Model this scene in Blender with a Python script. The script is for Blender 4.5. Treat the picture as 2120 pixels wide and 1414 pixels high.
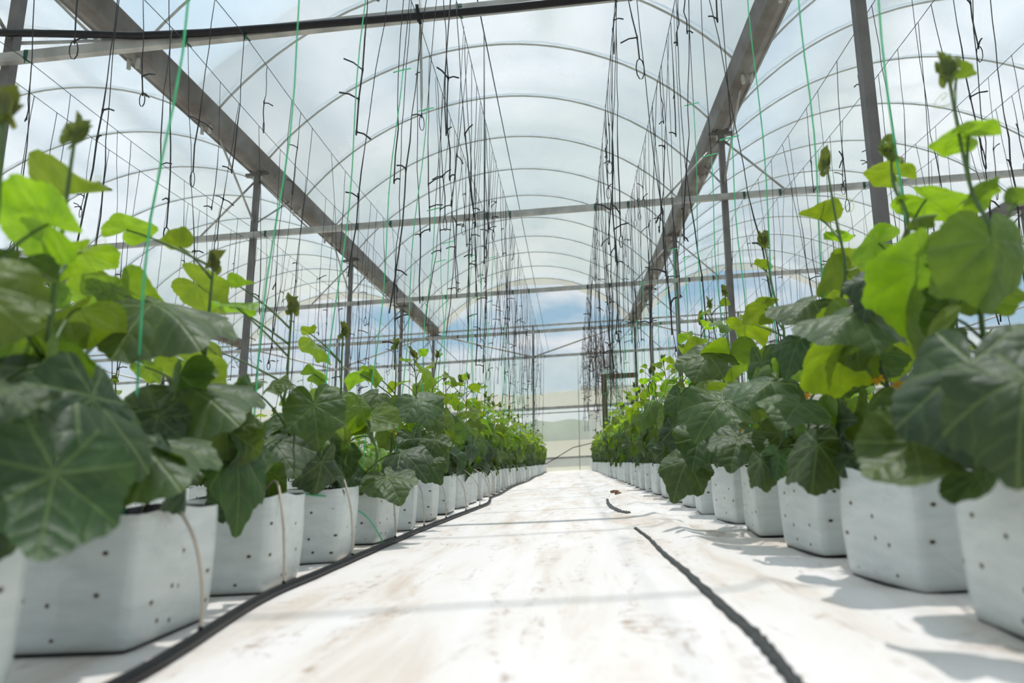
import bpy, math, random
from mathutils import Vector, Matrix, noise

for o in list(bpy.data.objects):
    bpy.data.objects.remove(o, do_unlink=True)
sc = bpy.context.scene
COL = sc.collection

# ------------------------------------------------------------------ camera
FPX, TH, PS, CAMH = 1355.6, 0.1811, 0.0882, 0.28     # focal length in pixels of the 2120 frame, pitch, yaw, height
cam_d = bpy.data.cameras.new('camera')
cam = bpy.data.objects.new('camera', cam_d)
COL.objects.link(cam)
cam_d.sensor_width = 36.0
cam_d.lens = FPX / 2120.0 * 36.0
cam_d.clip_start, cam_d.clip_end = 0.05, 600
cam.location = (0, 0, CAMH)
cam.rotation_euler = (math.pi / 2 + TH, 0, PS)
cam_d.dof.use_dof = True
cam_d.dof.focus_distance = 4.2
cam_d.dof.aperture_fstop = 2.3
sc.camera = cam

# ------------------------------------------------------------------ world, sun, exposure
sc.view_settings.view_transform = 'Standard'
sc.view_settings.look = 'None'
sc.view_settings.gamma = 1.0
sc.view_settings.use_curve_mapping = False
sc.view_settings.exposure = -0.12
sc.cycles.use_denoising = True
sc.cycles.max_bounces = 6
sc.cycles.diffuse_bounces = 3
sc.cycles.glossy_bounces = 2
sc.cycles.transmission_bounces = 4
sc.cycles.transparent_max_bounces = 14
sc.cycles.use_adaptive_sampling = True
sc.cycles.adaptive_threshold = 0.04
sc.cycles.adaptive_min_samples = 12
sc.cycles.use_light_tree = False
sc.cycles.sample_clamp_indirect = 6.0
sc.cycles.caustics_reflective = False
sc.cycles.caustics_refractive = False

world = bpy.data.worlds.new('world')
sc.world = world
world.use_nodes = True
wn = world.node_tree
wn.nodes.clear()


class NT:
    """small helper for node trees"""
    def __init__(self, tree):
        self.t = tree

    def n(self, typ, **kw):
        nd = self.t.nodes.new(typ)
        for k, v in kw.items():
            if k.startswith('i_'):
                nd.inputs[k[2:].replace('_', ' ')].default_value = v
            else:
                setattr(nd, k, v)
        return nd

    def l(self, a, b):
        self.t.links.new(a, b)

    def math(self, op, a, b=None, clamp=False):
        nd = self.t.nodes.new('ShaderNodeMath')
        nd.operation = op
        nd.use_clamp = clamp
        for i, v in enumerate((a, b)):
            if v is None:
                continue
            if hasattr(v, 'is_linked') or hasattr(v, 'links'):
                self.t.links.new(v, nd.inputs[i])
            else:
                nd.inputs[i].default_value = v
        return nd.outputs[0]

    def ramp(self, fac, stops):
        nd = self.t.nodes.new('ShaderNodeValToRGB')
        el = nd.color_ramp.elements
        while len(el) > 1:
            el.remove(el[-1])
        el[0].position, el[0].color = stops[0][0], tuple(stops[0][1]) + (1,) if len(stops[0][1]) == 3 else stops[0][1]
        for p, c in stops[1:]:
            e = el.new(p)
            e.color = tuple(c) + (1,) if len(c) == 3 else c
        self.t.links.new(fac, nd.inputs[0])
        return nd.outputs[0]

    def mix(self, fac, a, b, blend='MIX'):
        nd = self.t.nodes.new('ShaderNodeMix')
        nd.data_type = 'RGBA'
        nd.blend_type = blend
        for idx, v in ((0, fac), (6, a), (7, b)):
            if hasattr(v, 'links'):
                self.t.links.new(v, nd.inputs[idx])
            else:
                nd.inputs[idx].default_value = v if not isinstance(v, tuple) or len(v) == 4 else v + (1,)
        return nd.outputs[2]


w = NT(wn)
tc = w.n('ShaderNodeTexCoord')
sep = w.n('ShaderNodeSeparateXYZ')
w.l(tc.outputs['Generated'], sep.inputs[0])
zz = w.math('MAXIMUM', sep.outputs[2], 0.0)
sky = w.ramp(zz, [(0.0, (0.66, 0.76, 0.82)), (0.2, (0.36, 0.55, 0.70)), (1.0, (0.22, 0.42, 0.62))])
den = w.math('ADD', zz, 0.22)
cmb = w.n('ShaderNodeCombineXYZ')
w.l(w.math('DIVIDE', sep.outputs[0], den), cmb.inputs[0])
w.l(w.math('DIVIDE', sep.outputs[1], den), cmb.inputs[1])
nz = w.n('ShaderNodeTexNoise', i_Scale=1.9, i_Detail=7.0, i_Roughness=0.55)
w.l(cmb.outputs[0], nz.inputs['Vector'])
cl = w.ramp(nz.outputs[0], [(0.40, (0, 0, 0)), (0.66, (1, 1, 1))])
skyc = w.mix(cl, sky, (0.92, 0.93, 0.93))
bg = w.n('ShaderNodeBackground', i_Strength=1.02)
w.l(skyc, bg.inputs[0])
wo = w.n('ShaderNodeOutputWorld')
w.l(bg.outputs[0], wo.inputs[0])

world.cycles.sampling_method = 'MANUAL'
world.cycles.sample_map_resolution = 256
sun_d = bpy.data.lights.new('sun', 'SUN')
sun_d.energy = 5.9
sun_d.angle = math.radians(0.8)
sun_d.color = (1.0, 0.925, 0.86)
sun = bpy.data.objects.new('sun', sun_d)
COL.objects.link(sun)
SUN_FROM = Vector((0.06, 0.26, 1.0))
sun.rotation_euler = SUN_FROM.to_track_quat('Z', 'Y').to_euler()
sun.location = (4, 8, 14)

# ------------------------------------------------------------------ pixel helpers (points of the 2120x1414 frame)
cT, sT, cP, sP = math.cos(TH), math.sin(TH), math.cos(PS), math.sin(PS)


def ray(u, v):
    a = (u - 1060) / FPX
    b = (707 - v) / FPX
    yf = cT - b * sT
    return Vector((a * cP - yf * sP, a * sP + yf * cP, sT + b * cT))


CAMP = Vector((0, 0, CAMH))


def at_y(u, v, Y):
    d = ray(u, v)
    return CAMP + d * (Y / d.y)


def at_x(u, v, X):
    d = ray(u, v)
    return CAMP + d * (X / d.x)


SL = 0.0505                       # the whole site rises gently to the right


def gz(x):
    return SL * x


# ------------------------------------------------------------------ mesh helpers
class MB:
    def __init__(self):
        self.v, self.f, self.uv = [], [], []

    def quadbox(self, c, ax, ay, az):
        """box from centre and three half axes"""
        c, ax, ay, az = Vector(c), Vector(ax), Vector(ay), Vector(az)
        b = len(self.v)
        for sz in (-1, 1):
            for sy in (-1, 1):
                for sx in (-1, 1):
                    self.v.append(c + ax * sx + ay * sy + az * sz)
        for f in ((0, 2, 3, 1), (4, 5, 7, 6), (0, 1, 5, 4), (2, 6, 7, 3), (0, 4, 6, 2), (1, 3, 7, 5)):
            self.f.append(tuple(b + i for i in f))

    def bar(self, a, b_, wx, wz, up=(0, 0, 1)):
        """rectangular bar from a to b"""
        a, b_ = Vector(a), Vector(b_)
        d = b_ - a
        dn = d.normalized()
        s = dn.cross(Vector(up))
        if s.length < 1e-4:
            s = dn.cross(Vector((0, 1, 0)))
        s.normalize()
        t = s.cross(dn)
        self.quadbox((a + b_) / 2, d / 2, s * wx / 2, t * wz / 2)

    def tube(self, pts, r, seg=6, cap=True):
        pts = [Vector(p) for p in pts]
        n = len(pts)
        rr = r if isinstance(r, (list, tuple)) else [r] * n
        base = len(self.v)
        ref = None
        for i, p in enumerate(pts):
            t = (pts[min(i + 1, n - 1)] - pts[max(i - 1, 0)])
            if t.length < 1e-9:
                t = Vector((0, 0, 1))
            t.normalize()
            if ref is None:
                ref = Vector((1, 0, 0)) if abs(t.x) < 0.8 else Vector((0, 1, 0))
            s = t.cross(ref)
            if s.length < 1e-4:
                s = t.cross(Vector((0.3, 0.8, 0.5)))
            s.normalize()
            u = s.cross(t)
            ref = u.copy()
            ref = t.cross(s) * -1.0
            for k in range(seg):
                a = 2 * math.pi * k / seg
                self.v.append(p + (s * math.cos(a) + u * math.sin(a)) * rr[i])
        for i in range(n - 1):
            for k in range(seg):
                a = base + i * seg + k
                b = base + i * seg + (k + 1) % seg
                self.f.append((a, b, b + seg, a + seg))
        if cap:
            self.f.append(tuple(base + k for k in reversed(range(seg))))
            self.f.append(tuple(base + (n - 1) * seg + k for k in range(seg)))

    def ribbon(self, pts, wvec, thick=None):
        base = len(self.v)
        for i, p in enumerate(pts):
            wv = Vector(wvec[i] if isinstance(wvec, list) else wvec)
            self.v.append(Vector(p) - wv)
            self.v.append(Vector(p) + wv)
        for i in range(len(pts) - 1):
            a = base + 2 * i
            self.f.append((a, a + 1, a + 3, a + 2))

    def merge(self, other, M=None):
        b = len(self.v)
        for p in other.v:
            self.v.append((M @ Vector(p)) if M else Vector(p))
        for f in other.f:
            self.f.append(tuple(b + i for i in f))
        if other.uv:
            while len(self.uv) < b:
                self.uv.append((0, 0))
            self.uv.extend(other.uv)

    def mesh(self, name, mat=None, smooth=True):
        me = bpy.data.meshes.new(name)
        me.from_pydata([tuple(p) for p in self.v], [], self.f)
        if self.uv:
            lay = me.uv_layers.new(name='UVMap')
            li = [0] * len(me.loops)
            me.loops.foreach_get('vertex_index', li)
            flat = []
            for i in li:
                flat.extend(self.uv[i])
            lay.data.foreach_set('uv', flat)
        if smooth:
            me.polygons.foreach_set('use_smooth', [True] * len(me.polygons))
        if mat:
            me.materials.append(mat)
        me.update()
        return me

    def build(self, name, mat, parent=None, smooth=True, loc=None):
        return mobj(name, self.mesh(name, mat, smooth), parent, loc)


def mobj(name, me, parent=None, loc=None):
    o = bpy.data.objects.new(name, me)
    COL.objects.link(o)
    if parent is not None:
        o.parent = parent
    if loc is not None:
        o.location = loc
    return o


def empty(name, loc=(0, 0, 0), rz=0.0):
    o = bpy.data.objects.new(name, None)
    COL.objects.link(o)
    o.location = loc
    o.rotation_euler = (0, 0, rz)
    o.empty_display_size = 0.05
    return o


def tag(o, label, cat, group=None):
    o['label'] = label
    o['category'] = cat
    if group:
        o['group'] = group
    return o


def struct(o):
    o['kind'] = 'structure'
    return o


def copy_tree(o, parent=None):
    c = o.copy()
    COL.objects.link(c)
    if parent is not None:
        c.parent = parent
    for ch in o.children:
        copy_tree(ch, c)
    return c


# ------------------------------------------------------------------ materials
def new_mat(name):
    m = bpy.data.materials.new(name)
    m.use_nodes = True
    m.node_tree.nodes.clear()
    t = NT(m.node_tree)
    out = t.n('ShaderNodeOutputMaterial')
    return m, t, out


def simple_mat(name, col, rough=0.6, metal=0.0, var=0.0, scale=8.0, col2=None, bump=0.0, spec=0.5):
    m, t, out = new_mat(name)
    p = t.n('ShaderNodeBsdfPrincipled', i_Roughness=rough, i_Metallic=metal)
    p.inputs['Specular IOR Level'].default_value = spec
    tc_ = t.n('ShaderNodeTexCoord')
    nz_ = t.n('ShaderNodeTexNoise', i_Scale=scale, i_Detail=5.0)
    t.l(tc_.outputs['Object'], nz_.inputs['Vector'])
    c2 = col2 if col2 else tuple(c * (1 - var) for c in col)
    t.l(t.ramp(nz_.outputs[0], [(0.35, c2), (0.65, col)]), p.inputs['Base Color'])
    if bump:
        b = t.n('ShaderNodeBump', i_Strength=bump, i_Distance=0.01)
        t.l(nz_.outputs[0], b.inputs['Height'])
        t.l(b.outputs[0], p.inputs['Normal'])
    t.l(p.outputs[0], out.inputs[0])
    return m


def film_mat(name, trans=(0.93, 0.965, 0.965), milk=(0.92, 0.93, 0.9), fac=0.35, gloss=0.12, rough=0.15, scale=0.6):
    """polythene film: part of the light passes straight, part is scattered"""
    m, t, out = new_mat(name)
    tr = t.n('ShaderNodeBsdfTransparent')
    tr.inputs[0].default_value = trans + (1,)
    tl = t.n('ShaderNodeBsdfTranslucent')
    tl.inputs[0].default_value = milk + (1,)
    df = t.n('ShaderNodeBsdfDiffuse')
    df.inputs[0].default_value = milk + (1,)
    m1 = t.n('ShaderNodeMixShader', i_Fac=0.25)
    t.l(tl.outputs[0], m1.inputs[1])
    t.l(df.outputs[0], m1.inputs[2])
    tcc = t.n('ShaderNodeTexCoord')
    mp = t.n('ShaderNodeMapping')
    mp.inputs['Scale'].default_value = (1.0, 0.35, 1.0)
    t.l(tcc.outputs['Object'], mp.inputs[0])
    nz_ = t.n('ShaderNodeTexNoise', i_Scale=scale, i_Detail=4.0)
    t.l(mp.outputs[0], nz_.inputs['Vector'])
    mr = t.n('ShaderNodeMapRange')
    mr.inputs['From Min'].default_value = 0.3
    mr.inputs['From Max'].default_value = 0.7
    mr.inputs['To Min'].default_value = fac - 0.06
    mr.inputs['To Max'].default_value = fac + 0.06
    t.l(nz_.outputs[0], mr.inputs[0])
    m2 = t.n('ShaderNodeMixShader')
    t.l(mr.outputs[0], m2.inputs[0])
    t.l(tr.outputs[0], m2.inputs[1])
    t.l(m1.outputs[0], m2.inputs[2])
    gl = t.n('ShaderNodeBsdfGlossy', i_Roughness=rough)
    fr = t.n('ShaderNodeFresnel', i_IOR=1.35)
    m3 = t.n('ShaderNodeMixShader')
    t.l(t.math('MULTIPLY', fr.outputs[0], gloss * 4), m3.inputs[0])
    t.l(m2.outputs[0], m3.inputs[1])
    t.l(gl.outputs[0], m3.inputs[2])
    t.l(m3.outputs[0], out.inputs[0])
    return m


def leaf_mat(name):
    m, t, out = new_mat(name)
    uv = t.n('ShaderNodeUVMap')
    sp = t.n('ShaderNodeSeparateXYZ')
    t.l(uv.outputs[0], sp.inputs[0])
    x = t.math('MULTIPLY', t.math('SUBTRACT', sp.outputs[0], 0.5), 1.0)
    y = t.math('MULTIPLY', t.math('SUBTRACT', sp.outputs[1], 0.5), 1.0)
    r = t.math('SQRT', t.math('ADD', t.math('MULTIPLY', x, x), t.math('MULTIPLY', y, y)))
    ang = t.math('ARCTAN2', t.math('ABSOLUTE', y), x)
    half = math.radians(24.5)
    # distance in angle to the nearest of the main veins (0, 49, 98, 147 degrees)
    pp = t.math('PINGPONG', ang, half)
    vv = t.math('MULTIPLY', r, t.math('SINE', pp))
    uu = t.math('MULTIPLY', r, t.math('COSINE', pp))
    main = t.ramp(t.math('DIVIDE', vv, t.math('SUBTRACT', 0.016, t.math('MULTIPLY', r, 0.014))),
                  [(0.35, (1, 1, 1)), (1.0, (0, 0, 0))])
    nd_ = t.n('ShaderNodeTexNoise', i_Scale=7.0, i_Detail=2.0)
    t.l(uv.outputs[0], nd_.inputs['Vector'])
    herr = t.math('ADD', t.math('SUBTRACT', uu, t.math('MULTIPLY', vv, 0.8)), t.math('MULTIPLY', nd_.outputs[0], 0.10))
    fr = t.math('PINGPONG', t.math('MULTIPLY', herr, 9.5), 0.5)
    sec = t.ramp(fr, [(0.0, (1, 1, 1)), (0.13, (0, 0, 0))])
    vein = t.math('MAXIMUM', main, t.math('MULTIPLY', sec, 0.4))
    vor = t.n('ShaderNodeTexVoronoi', i_Scale=26.0)
    vor.feature = 'DISTANCE_TO_EDGE'
    t.l(uv.outputs[0], vor.inputs['Vector'])
    puck = t.ramp(vor.outputs[0], [(0.0, (0, 0, 0)), (0.35, (1, 1, 1))])
    oi = t.n('ShaderNodeObjectInfo')
    rnd = oi.outputs['Random']
    nz_ = t.n('ShaderNodeTexNoise', i_Scale=5.0, i_Detail=3.0)
    t.l(uv.outputs[0], nz_.inputs['Vector'])
    var = t.ramp(nz_.outputs[0], [(0.3, (0.72, 0.78, 0.72)), (0.7, (1.2, 1.15, 1.1))])
    base = t.mix(1.0, oi.outputs['Color'], var, 'MULTIPLY')
    hsv = t.n('ShaderNodeHueSaturation')
    t.l(t.math('ADD', 0.485, t.math('MULTIPLY', rnd, 0.03)), hsv.inputs['Hue'])
    t.l(t.math('ADD', 0.8, t.math('MULTIPLY', rnd, 0.4)), hsv.inputs['Value'])
    t.l(base, hsv.inputs['Color'])
    # pale margin and veins
    paler = t.mix(0.55, hsv.outputs[0], (0.30, 0.42, 0.12))
    col = t.mix(t.math('MULTIPLY', vein, 0.55), hsv.outputs[0], paler)
    p = t.n('ShaderNodeBsdfPrincipled', i_Roughness=0.5)
    p.inputs['Specular IOR Level'].default_value = 0.45
    p.inputs['Sheen Weight'].default_value = 0.06
    p.inputs['Sheen Roughness'].default_value = 0.4
    t.l(col, p.inputs['Base Color'])
    bmp = t.n('ShaderNodeBump', i_Strength=0.38, i_Distance=0.006)
    quilt = t.ramp(fr, [(0.0, (0, 0, 0)), (0.3, (0.8, 0.8, 0.8)), (0.5, (1, 1, 1))])
    hgt = t.math('SUBTRACT', t.math('ADD', t.math('MULTIPLY', quilt, 0.7), t.math('MULTIPLY', puck, 0.15)), t.math('MULTIPLY', main, 0.6))
    t.l(hgt, bmp.inputs['Height'])
    t.l(bmp.outputs[0], p.inputs['Normal'])
    tl = t.n('ShaderNodeBsdfTranslucent')
    tcol = t.mix(1.0, hsv.outputs[0], (3.5, 3.1, 0.4, 1.0), 'MULTIPLY')
    tcol2 = t.mix(t.math('MULTIPLY', vein, 0.6), tcol, t.mix(0.5, tcol, (0.03, 0.10, 0.0)))
    t.l(tcol2, tl.inputs[0])
    ms = t.n('ShaderNodeMixShader')
    spc = t.n('ShaderNodeSeparateColor')
    t.l(oi.outputs['Color'], spc.inputs[0])
    t.l(t.math('ADD', 0.2, t.math('MULTIPLY', spc.outputs[1], 1.5), True), ms.inputs[0])
    t.l(p.outputs[0], ms.inputs[1])
    t.l(tl.outputs[0], ms.inputs[2])
    t.l(ms.outputs[0], out.inputs[0])
    return m


def bag_mat():
    m, t, out = new_mat('white_poly_bag')
    uv = t.n('ShaderNodeUVMap')
    p = t.n('ShaderNodeBsdfPrincipled', i_Roughness=0.38)
    # punched drain holes: small dark dots with a brown stain
    mp = t.n('ShaderNodeMapping')
    mp.inputs['Scale'].default_value = (12.0, 3.4, 1.0)
    t.l(uv.outputs[0], mp.inputs[0])
    oi = t.n('ShaderNodeObjectInfo')
    cm = t.n('ShaderNodeCombineXYZ')
    t.l(t.math('MULTIPLY', oi.outputs['Random'], 40.0), cm.inputs[0])
    cm2 = t.n('ShaderNodeVectorMath', operation='ADD')
    t.l(mp.outputs[0], cm2.inputs[0])
    t.l(cm.outputs[0], cm2.inputs[1])
    vo = t.n('ShaderNodeTexVoronoi', i_Scale=1.0, i_Randomness=0.6)
    vo.voronoi_dimensions = '2D'
    t.l(cm2.outputs[0], vo.inputs['Vector'])
    spv = t.n('ShaderNodeSeparateXYZ')
    t.l(uv.outputs[0], spv.inputs[0])
    band = t.math('MULTIPLY', t.math('LESS_THAN', spv.outputs[1], 0.74), t.math('GREATER_THAN', spv.outputs[1], 0.1))
    hole = t.math('MULTIPLY', t.ramp(vo.outputs[0], [(0.05, (1, 1, 1)), (0.062, (0, 0, 0))]), band)
    halo = t.math('MULTIPLY', t.ramp(vo.outputs[0], [(0.04, (1, 1, 1)), (0.12, (0, 0, 0))]), band)
    nz_ = t.n('ShaderNodeTexNoise', i_Scale=9.0, i_Detail=5.0)
    t.l(uv.outputs[0], nz_.inputs['Vector'])
    basec = t.ramp(nz_.outputs[0], [(0.3, (0.56, 0.605, 0.585)), (0.7, (0.66, 0.70, 0.685))])
    c1 = t.mix(t.math('MULTIPLY', halo, 0.35), basec, (0.42, 0.30, 0.20))
    c2 = t.mix(hole, c1, (0.045, 0.03, 0.02))
    # soil splash along the foot
    foot = t.ramp(spv.outputs[1], [(0.0, (1, 1, 1)), (0.06, (0, 0, 0))])
    c3 = t.mix(t.math('MULTIPLY', foot, t.math('MULTIPLY', nz_.outputs[0], 0.9)), c2, (0.2, 0.16, 0.12))
    geo = t.n('ShaderNodeNewGeometry')
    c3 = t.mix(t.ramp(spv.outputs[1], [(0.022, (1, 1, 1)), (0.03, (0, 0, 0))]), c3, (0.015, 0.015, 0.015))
    c4 = t.mix(geo.outputs['Backfacing'], c3, (0.012, 0.012, 0.012))      # black lining
    t.l(c4, p.inputs['Base Color'])
    mpw = t.n('ShaderNodeMapping')
    mpw.inputs['Scale'].default_value = (14.0, 3.0, 1.0)
    t.l(uv.outputs[0], mpw.inputs[0])
    nw = t.n('ShaderNodeTexNoise', i_Scale=1.0, i_Detail=4.0, i_Distortion=1.2)
    t.l(mpw.outputs[0], nw.inputs['Vector'])
    b = t.n('ShaderNodeBump', i_Strength=0.35, i_Distance=0.02)
    t.l(nw.outputs[0], b.inputs['Height'])
    t.l(b.outputs[0], p.inputs['Normal'])
    t.l(p.outputs[0], out.inputs[0])
    return m


def ground_mat():
    m, t, out = new_mat('white_mulch_film')
    tcc = t.n('ShaderNodeTexCoord')
    p = t.n('ShaderNodeBsdfPrincipled', i_Roughness=0.55)
    mp = t.n('ShaderNodeMapping')
    mp.inputs['Scale'].default_value = (5.0, 0.9, 1.0)
    t.l(tcc.outputs['Object'], mp.inputs[0])
    n1 = t.n('ShaderNodeTexNoise', i_Scale=1.1, i_Detail=8.0, i_Roughness=0.62, i_Distortion=0.6)
    t.l(mp.outputs[0], n1.inputs['Vector'])
    n2 = t.n('ShaderNodeTexNoise', i_Scale=26.0, i_Detail=8.0, i_Roughness=0.75)
    t.l(tcc.outputs['Object'], n2.inputs['Vector'])
    c0 = t.ramp(n1.outputs[0], [(0.36, (0.85, 0.79, 0.77)), (0.52, (0.80, 0.73, 0.68)), (0.68, (0.64, 0.52, 0.43))])
    # thin dried mud streaks
    mpb = t.n('ShaderNodeMapping')
    mpb.inputs['Scale'].default_value = (9.0, 2.0, 1.0)
    t.l(tcc.outputs['Object'], mpb.inputs[0])
    n3 = t.n('ShaderNodeTexNoise', i_Scale=1.3, i_Detail=9.0, i_Roughness=0.7, i_Distortion=1.0)
    t.l(mpb.outputs[0], n3.inputs['Vector'])
    st = t.ramp(n3.outputs[0], [(0.52, (0, 0, 0)), (0.64, (1, 1, 1))])
    sp = t.math('MULTIPLY', t.ramp(n2.outputs[0], [(0.46, (0, 0, 0)), (0.62, (1, 1, 1))]), 1.0)
    c1 = t.mix(t.math('MULTIPLY', t.math('MULTIPLY', st, sp), 0.85), c0, (0.34, 0.21, 0.13))
    t.l(c1, p.inputs['Base Color'])
    n4 = t.n('ShaderNodeTexNoise', i_Scale=7.0, i_Detail=6.0, i_Distortion=1.5)
    mpc = t.n('ShaderNodeMapping')
    mpc.inputs['Scale'].default_value = (1.0, 1.0, 1.0)
    t.l(tcc.outputs['Object'], mpc.inputs[0])
    t.l(mpc.outputs[0], n4.inputs['Vector'])
    b = t.n('ShaderNodeBump', i_Strength=0.3, i_Distance=0.015)
    t.l(n4.outputs[0], b.inputs['Height'])
    t.l(b.outputs[0], p.inputs['Normal'])
    t.l(p.outputs[0], out.inputs[0])
    return m


M = {}
M['steel'] = simple_mat('galvanised_steel', (0.42, 0.42, 0.385), 0.5, 0.35, 0.35, 5.0)
M['gutter'] = simple_mat('weathered_gutter_steel', (0.20, 0.20, 0.185), 0.5, 0.35, 0.4, 2.5, col2=(0.11, 0.095, 0.08))
M['post'] = simple_mat('dull_post_steel', (0.17, 0.165, 0.155), 0.55, 0.3, 0.35, 3.0)
M['arch'] = simple_mat('arch_pipe', (0.42, 0.44, 0.40), 0.7, 0.0, 0.25, 4.0)
M['film'] = film_mat('roof_polythene', (0.87, 0.94, 0.98), (0.80, 0.915, 0.985), 0.46)
M['wall_film'] = film_mat('wall_polythene', (0.90, 0.96, 0.96), (0.88, 0.9, 0.88), 0.42)
M['skirt'] = film_mat('cream_skirt_film', (0.9, 0.9, 0.85), (0.9, 0.86, 0.76), 0.8)
M['band'] = film_mat('cream_gable_film', (0.9, 0.9, 0.85), (0.9, 0.87, 0.78), 0.72)
M['black'] = simple_mat('black_plastic', (0.010, 0.010, 0.012), 0.4, 0.0, 0.3, 20.0, spec=0.25)
M['fold'] = simple_mat('black_film_fold', (0.05, 0.05, 0.05), 0.45, 0.0, 0.5, 60.0)
M['string'] = simple_mat('black_string', (0.02, 0.022, 0.022), 0.7, 0.0, 0.3, 30.0)
M['wire'] = simple_mat('dark_green_wire', (0.03, 0.06, 0.055), 0.5, 0.2, 0.3, 10.0)
M['rope'] = simple_mat('green_rope', (0.01, 0.10, 0.07), 0.7, 0.0, 0.3, 30.0)
M['soil'] = simple_mat('dark_soil', (0.035, 0.024, 0.017), 0.95, 0.0, 0.5, 60.0, bump=0.8)
M['tube'] = simple_mat('pale_drip_tube', (0.52, 0.44, 0.35), 0.4, 0.0, 0.1, 10.0)
M['leaf'] = leaf_mat('cucumber_leaf')
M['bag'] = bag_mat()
M['ground'] = ground_mat()
M['dead'] = simple_mat('dried_vine', (0.14, 0.075, 0.035), 0.9, 0.0, 0.5, 20.0)
M['flower'] = simple_mat('yellow_petal', (0.80, 0.42, 0.02), 0.6, 0.0, 0.2, 20.0)
M['outer'] = simple_mat('outdoor_grass', (0.16, 0.20, 0.08), 0.9, 0.0, 0.4, 0.3, col2=(0.28, 0.24, 0.15))
M['hill'] = simple_mat('distant_trees', (0.10, 0.16, 0.09), 0.9, 0.0, 0.5, 0.25, col2=(0.05, 0.09, 0.05))
M['render_wall'] = simple_mat('white_render', (0.8, 0.8, 0.78), 0.8, 0.0, 0.08, 2.0)
M['brown_steel'] = simple_mat('rusty_brown_steel', (0.12, 0.07, 0.045), 0.7, 0.2, 0.4, 6.0)


def stem_mat(name, c, transl=0.0):
    m, t, out = new_mat(name)
    p = t.n('ShaderNodeBsdfPrincipled', i_Roughness=0.5)
    tcc = t.n('ShaderNodeTexCoord')
    n1 = t.n('ShaderNodeTexNoise', i_Scale=30.0, i_Detail=3.0)
    t.l(tcc.outputs['Object'], n1.inputs['Vector'])
    t.l(t.ramp(n1.outputs[0], [(0.3, tuple(x * 0.7 for x in c)), (0.7, c)]), p.inputs['Base Color'])
    if transl:
        tl = t.n('ShaderNodeBsdfTranslucent')
        tl.inputs[0].default_value = tuple(min(1, x * 1.5) for x in c) + (1,)
        ms = t.n('ShaderNodeMixShader', i_Fac=transl)
        t.l(p.outputs[0], ms.inputs[1])
        t.l(tl.outputs[0], ms.inputs[2])
        t.l(ms.outputs[0], out.inputs[0])
    else:
        t.l(p.outputs[0], out.inputs[0])
    return m


M['stem'] = stem_mat('green_stem', (0.09, 0.17, 0.035), 0.15)
M['tendril'] = stem_mat('pale_tendril', (0.55, 0.62, 0.22), 0.4)
M['twine'] = stem_mat('pale_green_twine', (0.16, 0.62, 0.36), 0.45)
M['hairbud'] = stem_mat('young_shoot', (0.17, 0.24, 0.05), 0.35)

# ------------------------------------------------------------------ the setting: ground
rng = random.Random(7)


def floor_h(x, y):
    h = gz(x)
    n1 = noise.noise(Vector((x * 2.1, y * 1.1, 0.3)))
    n2 = noise.noise(Vector((x * 7.0, y * 5.0, 4.3)))
    e = min(1.0, max(0.0, (abs(x - 0.0) - 0.05) / 0.4))
    h += 0.004 * n1 * e + 0.0022 * n2
    # soft ridge of the doubled sheet on the right of the path
    h += 0.014 * math.exp(-((x - 0.40 - 0.02 * noise.noise(Vector((0, y * 0.8, 9)))) / 0.035) ** 2)
    h += 0.004 * max(0, min(1, (x - 0.26) / 0.03)) * (1 if x < 0.40 else max(0, 1 - (x - 0.40) / 0.1))
    # creases under the bags of the right row
    if 0.4 < x < 0.75:
        h += 0.006 * math.sin((y + 0.5 * x) * 2 * math.pi / 0.23 + 3 * n1) * (1 - abs(x - 0.52) / 0.25 if abs(x - 0.52) < 0.25 else 0)
    return h


xs = [-22, -12, -6, -3.4]
xv = -2.0
xs += [-2.6, -2.2]
while xv <= 2.0:
    xs.append(round(xv, 3))
    xv += 0.025 if -1.1 < xv < 1.0 else 0.1
xs += [2.2, 2.6, 3.4, 6, 12, 20]
ys = [-7.0, -3.0, -1.0]
yv = 0.0
while yv <= 20.4:
    ys.append(yv)
    yv += 0.03 if yv < 5 else (0.06 if yv < 10 else 0.15)
ys += [20.6, 21.2]
g = MB()
for yy in ys:
    for xx in xs:
        g.v.append(Vector((xx, yy, floor_h(xx, yy) if (abs(xx) < 2.2 and 0 <= yy < 20.4) else gz(xx))))
nx = len(xs)
for j in range(len(ys) - 1):
    for i in range(nx - 1):
        a = j * nx + i
        g.f.append((a, a + 1, a + nx + 1, a + nx))
floor = struct(g.build('floor', M['ground']))
floor['label'] = 'white plastic mulch sheet with brown dirt streaks covering the ground'

# outdoors
g = MB()
for yy in (-120, -7, 21.2, 60, 160):
    for xx in (-160, -22, 20, 160):
        g.v.append(Vector((xx, yy, gz(max(-22, min(20, xx))) - 0.25)))
for j in range(4):
    for i in range(3):
        a = j * 4 + i
        g.f.append((a, a + 1, a + 5, a + 4))
struct(g.build('ground_outside', M['outer']))['label'] = 'rough grass land outside the greenhouse'

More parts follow.
